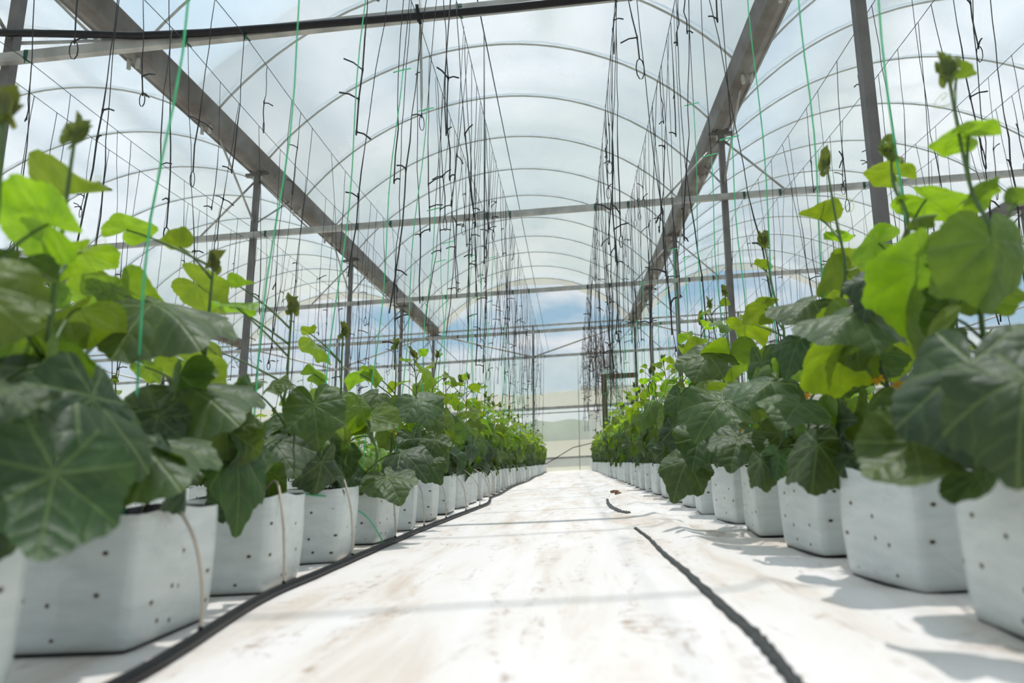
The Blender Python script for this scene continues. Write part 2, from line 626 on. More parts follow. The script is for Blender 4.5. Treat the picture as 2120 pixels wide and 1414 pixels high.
g = MB()
nseg = 150
for i in range(nseg + 1):
    a = math.pi * (-0.15 + 1.3 * i / nseg)
    R = 75 + 10 * noise.noise(Vector((a * 3, 0, 1)))
    hh = 4.2 + 3.2 * noise.noise(Vector((a * 4.0, 2, 1))) + 1.4 * noise.noise(Vector((a * 31.0, 5, 1))) + 0.7 * noise.noise(Vector((a * 90.0, 5, 1)))
    for k, (dr, fz) in enumerate(((-6, 0), (-4.5, 0.62), (-1, 0.95), (3, 1.0), (12, 0.0))):
        g.v.append(Vector((math.cos(a) * (R + dr), math.sin(a) * (R + dr), -1.5 + max(2.0, hh + 1.5) * fz)))
for i in range(nseg):
    for k in range(4):
        a = i * 5 + k
        g.f.append((a, a + 5, a + 6, a + 1))
struct(g.build('treeline_hill', M['hill']))['label'] = 'low dark wooded hill far outside the greenhouse'

# ------------------------------------------------------------------ greenhouse frame
XP = [-17.03, -10.67, -4.31, 2.05, 8.41, 14.77]       # gutter lines
FY = [-3.73, 0.27, 4.27, 8.27, 12.27, 16.27, 20.27]   # frames along the aisle
Y0, Y1 = -5.0, 20.3


def zt(x):
    return 4.48 + SL * x


def za(x):
    return 3.545 + SL * x


RISE = 1.47
SPRING = 0.16


def arch_pt(bay, t, off=0.0):
    """t from 0 to 1 across the bay; circular arc on the sloping line of the gutters"""
    xa, xb = XP[bay] + 0.1, XP[bay + 1] - 0.1
    c = (xb - xa) / 2
    R = (c * c + RISE * RISE) / (2 * RISE)
    half = math.asin(c / R)
    a = -half + 2 * half * t
    x = (xa + xb) / 2 + (R + off) * math.sin(a)
    z = (R + off) * math.cos(a) - (R - RISE) + SPRING
    return x, z + zt(x)


bay_words = ['the outermost left bay', 'the bay left of the aisle', 'the middle bay above the aisle',
             'the bay right of the aisle', 'the outermost right bay']
roofs = []
NA = 26
for bay in range(5):
    g = MB()
    ny = 58
    for j in range(ny + 1):
        yy = Y0 + (Y1 - Y0) * j / ny
        ph = ((yy - Y1) / (4 / 3)) % 1.0
        sag = -0.03 * math.sin(math.pi * ph)
        for i in range(NA + 1):
            x, z = arch_pt(bay, i / NA, 0.03 + sag * math.sin(math.pi * i / NA))
            z += 0.008 * noise.noise(Vector((x * 1.5, yy * 2.0, bay)))
            g.v.append(Vector((x, yy, z)))
    for j in range(ny):
        for i in range(NA):
            a = j * (NA + 1) + i
            g.f.append((a, a + 1, a + NA + 2, a + NA + 1))
    o = struct(g.build('ceiling', M['film']))
    o['label'] = 'milky polythene roof film arched over ' + bay_words[bay]
    roofs.append(o)
    # arch pipes
    g = MB()
    g.tube([(arch_pt(bay, i / 28)[0], 0, arch_pt(bay, i / 28)[1]) for i in range(29)], 0.0135, 6)
    # feet clamped outside the gutter
    for t_, s in ((0, 1), (1, -1)):
        x, z = arch_pt(bay, t_)
        g.tube([(x, 0, z), (x - s * 0.05, 0, z - 0.16), (x - s * 0.055, 0, z - 0.27)], 0.02, 6)
    me = g.mesh('arch', M['arch'])
    yy = 20.27
    while yy > Y0:
        mobj('arch', me, o, (0, yy, 0))
        yy -= 4 / 3

# gutters
gut_words = ['far left outer', 'second from left', 'left-hand aisle-side', 'right-hand aisle-side', 'second from right', 'far right outer']
for k, x in enumerate(XP):
    g = MB()
    z0 = zt(x)
    prof = [(-0.165, 0.20), (-0.155, 0.215), (-0.11, 0.03), (-0.10, 0.012), (0.10, 0.012), (0.11, 0.03), (0.155, 0.215), (0.165, 0.20),
            (0.118, 0.012), (0.10, 0.0), (0.085, -0.012), (0.07, 0.0), (0.0, -0.022), (-0.07, 0.0), (-0.085, -0.012), (-0.10, 0.0), (-0.118, 0.012)]
    n = len(prof)
    for yy in (Y0, Y1 + 0.15):
        for px, pz in prof:
            g.v.append(Vector((x + px, yy, z0 + pz + SL * px)))
    for i in range(n):
        j = (i + 1) % n
        g.f.append((i, j, n + j, n + i))
    tag(g.build('gutter', M['gutter'], smooth=False), 'long grey steel roof gutter, the %s one of six' % gut_words[k], 'gutter')

# posts with plate and braces
post_side = ['far left wall', 'second gutter from left', 'left aisle-side gutter', 'right aisle-side gutter', 'second gutter from right', 'far right wall']
fr_words = ['behind the viewpoint', 'beside the viewpoint', 'at the nearest cross bar in view', 'at the second cross bar', 'at the third cross bar', 'at the fourth cross bar', 'at the far end wall']
for k, x in enumerate(XP):
    for j, yy in enumerate(FY):
        if (j < 2) and k not in (2, 3):
            continue
        e = empty('steel_post', (x, yy, gz(x)))
        zl = zt(x) - gz(x)
        zb = za(x) - gz(x)
        g = MB()
        g.quadbox((0, 0, zl / 2 - 0.1), (0.036, 0, 0), (0, 0.036, 0), (0, 0, zl / 2 + 0.1))
        g.build('shaft', M['post'], e, smooth=False)
        g = MB()
        g.quadbox((0, 0, zl - 0.03), (0.17, 0, 0.17 * SL), (0, 0.03, 0), (0, 0, 0.022))
        g.quadbox((0, 0, zl - 0.012), (0.07, 0, 0.07 * SL), (0, 0.09, 0), (0, 0, 0.012))
        g.build('top_plate', M['post'], e, smooth=False)
        # knee braces across and along
        for s in (-1, 1):
            if (k == 0 and s < 0) or (k == 5 and s > 0):
                continue
            g = MB()
            g.tube([(0.03 * s, 0, zl - 0.12), (0.80 * s, 0, zb + 0.80 * s * SL + 0.03)], 0.014, 6)
            g.build('brace', M['steel'], e)
            g = MB()
            g.tube([(0, 0.03 * s, zb + 0.20), (0, 1.05 * s, zl + 0.005)], 0.014, 6)
            g.build('brace', M['steel'], e)
        tag(e, 'square steel post under the %s, %s' % (post_side[k], fr_words[j]), 'post')

# cross bars (one per frame, all bays)
bar_words = ['', '', 'nearest', 'second', 'third', 'fourth', 'fifth and farthest']
WX = [-4.40, -4.10, -2.82, -2.36, -1.06, -0.75, 0.37, 0.80, 2.28, 2.73, 3.77, 4.20]
for j, yy in enumerate(FY):
    if j < 2:
        continue
    e = empty('cross_bar', (0, yy - 0.06, za(0)))
    for b in range(5):
        xa, xb = XP[b], XP[b + 1]
        g = MB()
        g.bar((xa, 0, SL * xa), (xb, 0, SL * xb), 0.055, 0.078)
        g.build('bar_length', M['steel'], e, smooth=False)
    for x in WX[1:-1]:
        g = MB()
        for q in range(3):
            g.tube([(x - 0.012 + 0.01 * q, -0.027, SL * x - 0.036), (x - 0.014 + 0.012 * q, -0.03, SL * x + 0.036), (x + 0.004 * q, 0.03, SL * x + 0.038), (x + 0.006 * q, 0.03, SL * x - 0.036), (x - 0.012 + 0.01 * q, -0.027, SL * x - 0.036)], 0.0055, 5)
        g.tube([(x, -0.03, SL * x - 0.03), (x + 0.004, -0.034, SL * x - 0.075)], 0.004, 5)
        g.build('rope_tie', M['rope'], e)
    tag(e, 'grey square cross bar under the roof, %s of the five in view' % bar_words[j], 'bar')

# black irrigation pipe lying along the nearest bar
yb = FY[2] - 0.06
pipe_px = [(-160, 66), (0, 68), (120, 70), (280, 74), (420, 68), (600, 55), (760, 42), (900, 30), (1060, 15), (1270, -8), (1500, -25), (1700, -45), (2000, -75)]
g = MB()
pp_ = [at_y(u, v, yb - 0.045) for u, v in pipe_px]
g.tube(pp_, 0.027, 10)
tag(g.build('irrigation_pipe', M['black']), 'thick black irrigation pipe sagging along the nearest cross bar', 'pipe')

# rod with a hook hanging by the nearest bar
g = MB()
top = at_y(869, -60, yb + 0.07)
bot = at_y(873, 205, yb + 0.07)
pts = [top, top.lerp(bot, 0.5), bot]
for a in range(0, 200, 25):
    r_ = math.radians(a)
    pts.append(bot + Vector((0.016 * (1 - math.cos(r_)), 0, -0.075 - 0.016 * math.sin(r_))))
e = empty('hook_rod', bot)
g.v = []
g.tube([p - bot for p in pts], [0.0095] * 3 + [0.0065] * (len(pts) - 3), 8)
g.build('rod', M['steel'], e)
g = MB()
tp = at_y(870, 45, yb) - bot
g.ribbon([tp + Vector((-0.006, -0.09, 0.075)), tp + Vector((0, -0.095, 0.03)), tp + Vector((0.012, -0.04, -0.05))], Vector((0.012, 0, 0)))
g.build('tape_strap', M['black'], e)
tag(e, 'vertical steel rod with hooked lower end by the nearest cross bar', 'hook')

# trellis wires
wire_words = ['leftmost wire over the third row left', 'second wire over the third row left', 'left wire over the row behind the left row', 'right wire over the row behind the left row',
              'outer wire over the left aisle row', 'aisle-side wire over the left aisle row', 'aisle-side wire over the right aisle row', 'outer wire over the right aisle row',
              'left wire over the row behind the right row', 'right wire over the row behind the right row', 'left wire over the third row right', 'rightmost wire over the third row right']
for i, x in enumerate(WX):
    g = MB()
    z = za(x) - 0.035
    pts = []
    for j in range(len(FY) - 1):
        for q in range(6):
            t_ = q / 6
            pts.append((x, FY[j] - 0.06 + (FY[j + 1] - FY[j]) * t_, z - 0.05 * 4 * t_ * (1 - t_)))
    pts.append((x, FY[-1] - 0.06, z))
    g.tube(pts, 0.003, 5)
    tag(g.build('trellis_wire', M['wire']), 'thin dark %s running down the greenhouse' % wire_words[i], 'wire')


def wire_z(x, y):
    for j in range(len(FY) - 1):
        ya = FY[j] - 0.06
        if ya <= y <= ya + 4:
            t_ = (y - ya) / 4
            return za(x) - 0.035 - 0.2 * t_ * (1 - t_)
    return za(x)


# ridge-side cable with its single plumb line
g = MB()
g.tube([(-0.63, Y0, za(-0.63) + 0.10), (-0.63, 20.2, za(-0.63) + 0.10)], 0.005, 5)
tag(g.build('support_cable', M['wire']), 'dark green support cable just left of the aisle centre overhead', 'cable')
g = MB()
pa = at_y(1000, 75, 4.62)
g.tube([(-0.63, pa.y, za(-0.63) + 0.10), (-0.62, pa.y, 2.6), (-0.615, pa.y + 0.01, at_y(1005, 545, pa.y).z)], 0.005, 5)
tag(g.build('plumb_line', M['wire']), 'straight dark cord hanging plumb from the support cable', 'cord')

# ------------------------------------------------------------------ end wall and side walls
e = empty('wall_far', (0, 20.33, 0))
struct(e)
e['label'] = 'far end wall of clear film on steel framing'
for b in range(5):
    xa, xb = XP[b], XP[b + 1]
    xm = (xa + xb) / 2
    for nm, dz, hgt in (('girt', 4.56, 0.05), ('girt', 1.93, 0.085), ('girt', 1.78, 0.03), ('girt', 0.40, 0.06)):
        g = MB()
        g.bar((xa, 0, dz + SL * xa), (xb, 0, dz + SL * xb), 0.045, hgt)
        g.build(nm, M['steel'], e, smooth=False)
    for s, xe in ((0, xa + 0.15), (1, xb - 0.15)):
        g = MB()
        g.tube([(xe, 0, zt(xe) - 0.02), (xm, 0, za(xm) + 0.02)], 0.026, 6)
        g.build('truss_strut', M['steel'], e)
    g = MB()
    g.bar((xm, 0, gz(xm) - 0.1), (xm, 0, zt(xm) + 0.1), 0.055, 0.055, (0, 1, 0))
    g.build('stud', M['post'], e, smooth=False)
    for q in (0.28, 0.72):
        xq = xa + (xb - xa) * q
        g = MB()
        g.tube([(xq, 0.03, gz(xq)), (xq, 0.03, za(xq))], 0.012, 6)
        g.build('stud', M['steel'], e)
    g = MB()
    g.tube([(xm + 0.02, -0.05, gz(xm) + 0.05), (xm + 1.2, -0.05, gz(xm) + 0.75), (xm + 2.9, -0.05, gz(xm) + 1.15)], 0.012, 6)
    g.build('stay_cable', M['black'], e)
    # film panels
    for nm, z0, z1, mt in (('film_panel', 0.0, 3.5, 'wall_film'), ('skirt_panel', 0.42, 0.92, 'skirt'), ('rolled_film', 1.93, 2.42, 'skirt')):
        g = MB()
        n = 14
        dy = {'film_panel': 0.05, 'skirt_panel': 0.03, 'rolled_film': 0.04}[nm]
        for i in range(n + 1):
            x = xa + (xb - xa) * i / n
            topw = (0.04 * math.sin(i * 1.3 + b) if nm == 'rolled_film' else 0)
            for zf in (z0, (z0 + z1) / 2, z1 + topw):
                g.v.append(Vector((x, dy + 0.012 * math.sin(i * 2.1 + zf * 3), zf + SL * x)))
        for i in range(n):
            for q in range(2):
                a = i * 3 + q
                g.f.append((a, a + 3, a + 4, a + 1))
        g.build(nm, M[mt], e)
    # folded film band inside the end arch
    g = MB()
    for i in range(31):
        x, z = arch_pt(b, i / 30, 0.02)
        x2, z2 = arch_pt(b, i / 30, -0.20 - 0.03 * math.sin(i * 0.9))
        g.v.append(Vector((x, -0.03, z)))
        g.v.append(Vector((x2, -0.06 - 0.02 * math.sin(i * 1.7), z2)))
    for i in range(30):
        g.f.append((2 * i, 2 * i + 1, 2 * i + 3, 2 * i + 2))
    g.build('gable_band', M['band'], e)

for side, x, nm in ((-1, XP[0] - 0.06, 'wall_left'), (1, XP[-1] + 0.06, 'wall_right')):
    e = empty(nm, (x, 0, gz(x)))
    struct(e)
    e['label'] = 'side wall of clear film on posts, far %s' % ('left' if side < 0 else 'right')
    g = MB()
    ny = 60
    for i in range(ny + 1):
        yy = Y0 + (20.3 - Y0) * i / ny
        for zf in (0, 1.2, 2.4, 3.6, 4.5):
            g.v.append(Vector((0.012 * math.sin(i * 1.7 + zf * 2), yy, zf)))
    for i in range(ny):
        for q in range(4):
            a = i * 5 + q
            g.f.append((a, a + 5, a + 6, a + 1))
    g.build('film_panel', M['wall_film'], e)
    for dz in (0.4, 1.1, 1.8, 3.545):
        g = MB()
        g.bar((0.04 * -side, Y0, dz), (0.04 * -side, 20.3, dz), 0.045, 0.06)
        g.build('girt', M['steel'], e, smooth=False)

# far corner bits by the end wall on the right: brown pipe stand, white block wall outside
e = empty('pipe_stand', (1.05, 19.9, gz(1.05)))
g = MB()
g.bar((0, 0, 0), (0, 0, 2.75), 0.16, 0.16, (0, 1, 0))
g.build('upright', M['brown_steel'], e, smooth=False)
g = MB()
g.bar((-0.1, 0, 2.75), (1.0, 0, 2.80), 0.14, 0.14)
g.build('head_beam', M['brown_steel'], e, smooth=False)
tag(e, 'rusty brown pipe stand at the far end right of the aisle', 'stand')
e = empty('white_outbuilding', (9.5, 31, 0.0))
for q in range(5):
    g = MB()
    g.quadbox((-8 + q * 3.2, 0, 1.6), (0.25, 0, 0), (0, 0.25, 0), (0, 0, 1.9))
    g.build('pillar', M['render_wall'], e, smooth=False)
g = MB()
g.quadbox((-1.6, 1.2, 1.2), (7.0, 0, 0), (0, 0.1, 0), (0, 0, 1.5))
g.build('wall', M['render_wall'], e, smooth=False)
g = MB()
g.quadbox((-1.6, 0.6, 3.6), (7.4, 0, 0), (0, 1.4, 0), (0, 0, 0.12))
g.build('roof', M['steel'], e, smooth=False)
tag(e, 'white pillared building outside beyond the far end wall', 'building')

# ------------------------------------------------------------------ black folded edges on the path
def ground_ribbon(name, pix, hw, label):
    g = MB()
    pts = []
    for i, (u, v) in enumerate(pix):
        d = ray(u, v)
        t_ = (0 - CAMH) / (d.z - SL * d.x)
        pts.append(CAMP + d * t_)
    # resample
    fine = []
    for i in range(len(pts) - 1):
        for q in range(8):
            fine.append(pts[i].lerp(pts[i + 1], q / 8))
    fine.append(pts[-1])
    n = len(fine)
    base = 0
    for i, p in enumerate(fine):
        t_ = i / (n - 1)
        wdt = hw * (0.55 + 0.45 * math.sin(math.pi * min(1, t_ * 1.0 + 0.15))) * (1 + 0.18 * math.sin(i * 1.9))
        dd = (fine[min(i + 1, n - 1)] - fine[max(i - 1, 0)]).normalized()
        s = Vector((dd.y, -dd.x, 0))
        x = p.x
        for k, (o_, hz) in enumerate(((-1, 0.0005), (-0.55, 0.006), (0.0, 0.0095), (0.5, 0.004), (0.8, 0.007), (1.0, 0.0005))):
            q = p + s * wdt * o_
            g.v.append(Vector((q.x, q.y, floor_h(q.x, q.y) + hz * (1 + 0.25 * math.sin(i * 2.3 + k)))))
    for i in range(n - 1):
        for k in range(5):
            a = i * 6 + k
            g.f.append((a, a + 1, a + 7, a + 6))
    return tag(g.build(name, M['fold']), label, 'sheet edge')


ground_ribbon('sheet_fold', [(1700, 1480), (1640, 1414), (1600, 1365), (1560, 1320), (1480, 1245), (1420, 1188), (1375, 1150), (1345, 1118), (1315, 1095)], 0.010, 'long black folded sheet edge lying on the right side of the path')
ground_ribbon('sheet_fold', [(1302, 1064), (1285, 1060), (1268, 1052), (1259, 1043), (1257, 1034)], 0.016, 'short black curl of sheet edge farther up the path')

# ------------------------------------------------------------------ drip hose along the left row
hose_px = [(250, 1414), (380, 1340), (520, 1250), (640, 1195), (790, 1132), (900, 1085), (960, 1062), (1010, 1042)]
hp = [Vector((-0.60, 0.4, 0)), Vector((-0.625, 0.75, 0))]
for u, v in hose_px:
    d = ray(u, v)
    t_ = (0.01 - CAMH) / (d.z - SL * d.x)
    hp.append(CAMP + d * t_)
hp = [Vector((p.x, p.y, 0)) for p in hp]
yy = hp[-1].y + 0.8
while yy < 19.6:
    hp.append(Vector((-0.70 + 0.02 * math.sin(yy * 1.3), yy, 0)))
    yy += 0.6


def catmull(P, n=6):
    out = []
    for i in range(len(P) - 1):
        p0, p1, p2, p3 = P[max(i - 1, 0)], P[i], P[i + 1], P[min(i + 2, len(P) - 1)]
        for q in range(n):
            t_ = q / n
            out.append(0.5 * ((2 * p1) + (p2 - p0) * t_ + (2 * p0 - 5 * p1 + 4 * p2 - p3) * t_ * t_ + (3 * p1 - p0 - 3 * p2 + p3) * t_ ** 3))
    out.append(P[-1])
    return out


hs = catmull(hp)
hs = [Vector((p.x, p.y, floor_h(p.x, p.y) + 0.0108)) for p in hs]
hose = empty('drip_hose', (hs[0].x, hs[0].y, hs[0].z - 0.0108))
g = MB()
g.tube([p - hs[0] + Vector((0, 0, 0.0108)) for p in hs], 0.0108, 8)
g.build('hose', M['black'], hose)
tag(hose, 'black drip irrigation hose along the foot of the left row', 'hose')


def hose_x(y):
    for i in range(len(hs) - 1):
        if hs[i].y <= y <= hs[i + 1].y:
            t_ = (y - hs[i].y) / max(1e-6, hs[i + 1].y - hs[i].y)
            return hs[i].x + (hs[i + 1].x - hs[i].x) * t_
    return -0.7
#@@PART2
# ------------------------------------------------------------------ grow bags
BAGH = 0.232


def bag_mesh(seed, rz):
    r_ = random.Random(seed)
    N, K = 64, 9
    g = MB()
    hw0 = 0.128 + r_.uniform(-0.004, 0.004)
    for k in range(K + 1):
        t_ = k / K
        hw = hw0 * (0.975 + 0.05 * math.sin(math.pi * (0.1 + 0.62 * t_)) + 0.02 * t_)
        if k == 0:
            hw *= 0.965
        ex = 20.0
        for i in range(N + 1):
            a = 2 * math.pi * i / N + 0.0001
            c, s = math.cos(a), math.sin(a)
            rr = hw / ((abs(c) ** ex + abs(s) ** ex) ** (1 / ex))
            w_ = noise.noise(Vector((c * 2.2 + seed, s * 2.2, t_ * 2.2)))
            rr *= 1 + 0.03 * w_ * (0.4 + 0.6 * t_)
            # folded gusset creases at mid faces
            cr = abs(((a + math.pi / 4) % (math.pi / 2)) - math.pi / 4)
            z = BAGH * t_
            if k == K:
                z += 0.007 * noise.noise(Vector((c * 1.6 + seed * 3, s * 1.6, 7))) + 0.004 * math.cos(4 * a + seed)
            x, y = rr * c, rr * s
            X = x * math.cos(rz) - y * math.sin(rz)
            Y = x * math.sin(rz) + y * math.cos(rz)
            g.v.append(Vector((X, Y, z + SL * X)))
            g.uv.append((i / N, t_))
    for k in range(K):
        for i in range(N):
            a = k * (N + 1) + i
            g.f.append((a, a + 1, a + N + 2, a + N + 1))
    b = len(g.v)
    g.v.append(Vector((0, 0, 0.001)))
    g.uv.append((0.5, 0.5))
    for i in range(N):
        g.f.append((b, i + 1, i))
    soil = MB()
    zs = BAGH * 0.80
    soil.v.append(Vector((0, 0, zs + 0.006)))
    for ring, fr in ((0, 0.5), (1, 0.985)):
        for i in range(N):
            v = g.v[int(K * 0.80) * (N + 1) + i]
            soil.v.append(Vector((v.x * fr, v.y * fr, zs + SL * v.x + r_.uniform(-0.006, 0.006))))
    for i in range(N):
        j = (i + 1) % N
        soil.f.append((0, 1 + i, 1 + j))
        soil.f.append((1 + i, 1 + N + i, 1 + N + j, 1 + j))
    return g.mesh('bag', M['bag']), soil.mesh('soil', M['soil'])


BAGS = [bag_mesh(s, rz) for s, rz in ((1, 0.05), (2, -0.08), (3, 0.16), (4, -0.2), (5, 0.3), (6, 0.0), (7, -0.32), (8, 0.1))]

ORD = ['nearest', 'second nearest', 'third nearest', 'fourth nearest', 'fifth nearest', 'sixth nearest', 'seventh nearest', 'eighth nearest', 'ninth nearest', 'tenth nearest', 'eleventh nearest', 'twelfth nearest', 'thirteenth nearest', 'fourteenth nearest', 'fifteenth nearest', 'sixteenth nearest', 'seventeenth nearest', 'eighteenth nearest']
ROWW = {'L': 'left aisle row', 'R': 'right aisle row', 'L2': 'row behind the left aisle row', 'R2': 'row behind the right aisle row',
        'L3': 'third row on the left', 'R3': 'third row on the right'}


def add_bag(row, k, x, y, variant=None):
    me, so = BAGS[variant if variant is not None else rng.randrange(len(BAGS))]
    e = empty('grow_bag', (x, y, floor_h(x, y) if abs(x) < 2 else gz(x)))
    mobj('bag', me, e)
    mobj('soil', so, e)
    if row in ('L', 'R') and k < 18:
        tag(e, '%s white perforated plastic grow bag of the %s' % (ORD[k], ROWW[row]), 'grow bag', 'grow bags of the ' + ROWW[row])
    elif row in ('L', 'R'):
        tag(e, 'white plastic grow bag beyond the eighteenth one of the %s' % ROWW[row], 'grow bag', 'far grow bags of the ' + ROWW[row])
    else:
        tag(e, 'white plastic grow bag in the %s' % ROWW[row], 'grow bag', 'grow bags of the ' + ROWW[row])
    return e


# ------------------------------------------------------------------ leaves
PROF = [(0, .62), (8, .585), (18, .535), (27, .505), (36, .52), (45, .535), (54, .505), (66, .455), (78, .462), (90, .475), (101, .462), (114, .43),
        (128, .425), (142, .42), (154, .385), (163, .31), (171, .19), (177, .075), (180, .02)]


def prof(deg):
    d = abs(deg)
    for i in range(len(PROF) - 1):
        a, b = PROF[i], PROF[i + 1]
        if a[0] <= d <= b[0]:
            t_ = (d - a[0]) / (b[0] - a[0])
            t_ = t_ * t_ * (3 - 2 * t_) * 0.5 + t_ * 0.5
            return a[1] + (b[1] - a[1]) * t_
    return .02


def leaf_mb(seed, seg, rings, fold=0.3, droop=0.5, wave=0.05, cup=0.0, teeth=True):
    r_ = random.Random(seed)
    ph = [r_.uniform(0, 6.28) for _ in range(6)]
    g = MB()
    g.v.append(Vector((0, 0, 0)))
    g.uv.append((0.5, 0.5))
    ts = [((i + 1) / rings) ** 0.8 for i in range(rings)]
    for t_ in ts:
        for i in range(seg + 1):
            deg = -179.0 + 358.0 * i / seg
            a = math.radians(deg)
            R = prof(deg) * (1 + 0.05 * math.sin(2 * a + ph[0]) + 0.03 * math.sin(3 * a + ph[1]))
            if teeth and t_ > 0.97:
                R *= 1 + (0.022 if i % 2 else -0.012)
            rr = R * t_
            x, y = rr * math.cos(a), rr * math.sin(a)
            # main veins every 49 degrees form valleys, tissue between them domes up
            q = (abs(deg) % 49.0) / 49.0
            dome = 0.055 * rr * (4 * q * (1 - q)) ** 0.7
            z = dome
            z -= fold * (abs(y) ** 1.35) * 0.9
            z -= droop * max(0.0, x) ** 2 * 1.1 + droop * 0.35 * max(0.0, -x) ** 2
            z += cup * rr * rr
            z += wave * (rr / 0.5) ** 2 * (math.sin(3 * a + ph[2]) + 0.7 * math.sin(5 * a + ph[3]))
            z += 0.018 * noise.noise(Vector((x * 7 + seed, y * 7, seed * 1.7)))
            g.v.append(Vector((x, y, z)))
            g.uv.append((0.5 + x * 0.78, 0.5 + y * 0.78))
    n = seg + 1
    for i in range(seg):
        g.f.append((0, 1 + i, 2 + i))
    for k in range(rings - 1):
        for i in range(seg):
            a = 1 + k * n + i
            g.f.append((a, a + n, a + n + 1, a + 1))
    return g


LP = [dict(fold=.35, droop=.55, wave=.05), dict(fold=.15, droop=.9, wave=.06), dict(fold=.75, droop=.35, wave=.05), dict(fold=.25, droop=.25, wave=.045),
      dict(fold=.5, droop=1.2, wave=.05), dict(fold=-.25, droop=.5, wave=.06), dict(fold=1.1, droop=.7, wave=.05), dict(fold=.4, droop=.7, wave=.10)]
LEAF_HI = [leaf_mb(10 + i, 64, 8, **p).mesh('leaf', M['leaf']) for i, p in enumerate(LP)]
LEAF_MID = [leaf_mb(10 + i, 28, 4, **p).mesh('leaf', M['leaf']) for i, p in enumerate(LP)]
LEAF_LO_MB = [leaf_mb(10 + i, 13, 2, teeth=False, **p) for i, p in enumerate(LP)]
LEAF_LO = [m_.mesh('leaf', M['leaf']) for m_ in LEAF_LO_MB]
YOUNG_P = [dict(fold=-.7, droop=-.2, wave=.06), dict(fold=.5, droop=.6, wave=.09), dict(fold=-1.1, droop=.3, wave=.05)]
YOUNG = [leaf_mb(40 + i, 40, 4, **p).mesh('leaf', M['leaf']) for i, p in enumerate(YOUNG_P)]


def leaf_matrix(att, tip, nrm, wid=1.0, hero=0):
    X = tip - att
    L = X.length / (hero or 0.60)
    if hero > 0.8:
        att = att + X * 0.12
    X.normalize()
    Z = nrm - X * nrm.dot(X)
    if Z.length < 1e-3:
        Z = Vector((0, 0, 1)) - X * X.z
    Z.normalize()
    Y = Z.cross(X)
    m_ = Matrix(((X.x * L, Y.x * L * wid, Z.x * L, att.x), (X.y * L, Y.y * L * wid, Z.y * L, att.y), (X.z * L, Y.z * L * wid, Z.z * L, att.z), (0, 0, 0, 1)))
    return m_


def leaf_color(t_, r_):
    """t from 0 (old, low) to 1 (young, top)"""
    a, b = Vector((0.027, 0.057, 0.024)), Vector((0.110, 0.190, 0.020))
    c = a.lerp(b, max(0, min(1, t_))) * r_.uniform(0.85, 1.15)
    return (c.x, c.y, c.z, 1)


def bud_mb(seed):
    """hairy shoot tip: folded tiny leaves round a bud"""
    r_ = random.Random(seed)
    g = MB()
    g.tube([(0, 0, -0.02), (0, 0, 0.0), (0.002, 0, 0.014), (0.003, 0, 0.028), (0.003, 0, 0.038)], [0.003, 0.006, 0.0105, 0.008, 0.002], 8)
    return g


BUDLEAF = [leaf_mb(60 + i, 18, 3, fold=-0.55, droop=-0.25, wave=0.05) for i in range(2)]


def shoot_tip_mesh(seed, sc_=1.0):
    r_ = random.Random(seed)
    g = bud_mb(seed)
    g.uv = [(0.5, 0.5)] * len(g.v)
    n = r_.choice((3, 4))
    for i in range(n):
        az = i * 2.4 + r_.uniform(-.4, .4)
        s = r_.uniform(0.032, 0.058)
        p0 = Vector((0.004 * math.cos(az), 0.004 * math.sin(az), -0.012 + 0.012 * i))
        p1 = p0 + Vector((math.cos(az) * s * 0.55, math.sin(az) * s * 0.55, s * r_.uniform(0.7, 1.0)))
        mm = leaf_matrix(p0, p1, Vector((-math.cos(az), -math.sin(az), 0.5)), 0.55)
        g.merge(BUDLEAF[i % 2], mm)
    for v in g.v:
        v *= sc_
    return g.mesh('shoot_tip', M['leaf'])


TIPS = [shoot_tip_mesh(s, sc_) for s, sc_ in ((1, 0.85), (2, 1.0), (3, 0.8), (4, 0.9))]


def tendril_mb(p, d, length, r_, rad=0.0011):
    g = MB()
    pts = []
    d = d.normalized()
    side = d.cross(Vector((0, 0, 1)))
    side.normalize()
    curl = r_.choice((-1, 1))
    n = 22
    pos = p.copy()
    for i in range(n):
        t_ = i / (n - 1)
        ang = curl * (t_ ** 3) * 9.0
        dd = d * math.cos(ang) + (Vector((0, 0, 1)) * 0.8 + side * 0.6).normalized() * math.sin(ang)
        pos = pos + dd * (length / n) * (1 - 0.45 * t_) + Vector((0, 0, -0.0008))
        pts.append(pos.copy())
    g.tube(pts, [rad * (1 - 0.6 * i / n) for i in range(n)], 5)
    return g


FLOWER = MB()
for i in range(5):
    a = i * 2 * math.pi / 5
    c, s = math.cos(a), math.sin(a)
    b = len(FLOWER.v)
    for (rr, ww, zz_) in ((0.001, 0.002, 0), (0.007, 0.0055, 0.004), (0.013, 0.005, 0.003), (0.017, 0.001, 0.0)):
        FLOWER.v.append(Vector((c * rr - s * ww, s * rr + c * ww, zz_)))
        FLOWER.v.append(Vector((c * rr + s * ww, s * rr - c * ww, zz_)))
    for k in range(3):
        FLOWER.f.append((b + 2 * k, b + 2 * k + 1, b + 2 * k + 3, b + 2 * k + 2))
FLOWER_ME = FLOWER.mesh('flower', M['flower'])


def bez(p0, p1, p2, n=7):
    return [p0 * (1 - t_) ** 2 + p1 * 2 * t_ * (1 - t_) + p2 * t_ * t_ for t_ in (i / (n - 1) for i in range(n))]


def put_leaf(parent, me, mm, col):
    o = mobj('leaf', me, parent)
    o.matrix_local = mm
    o.color = col
    return o


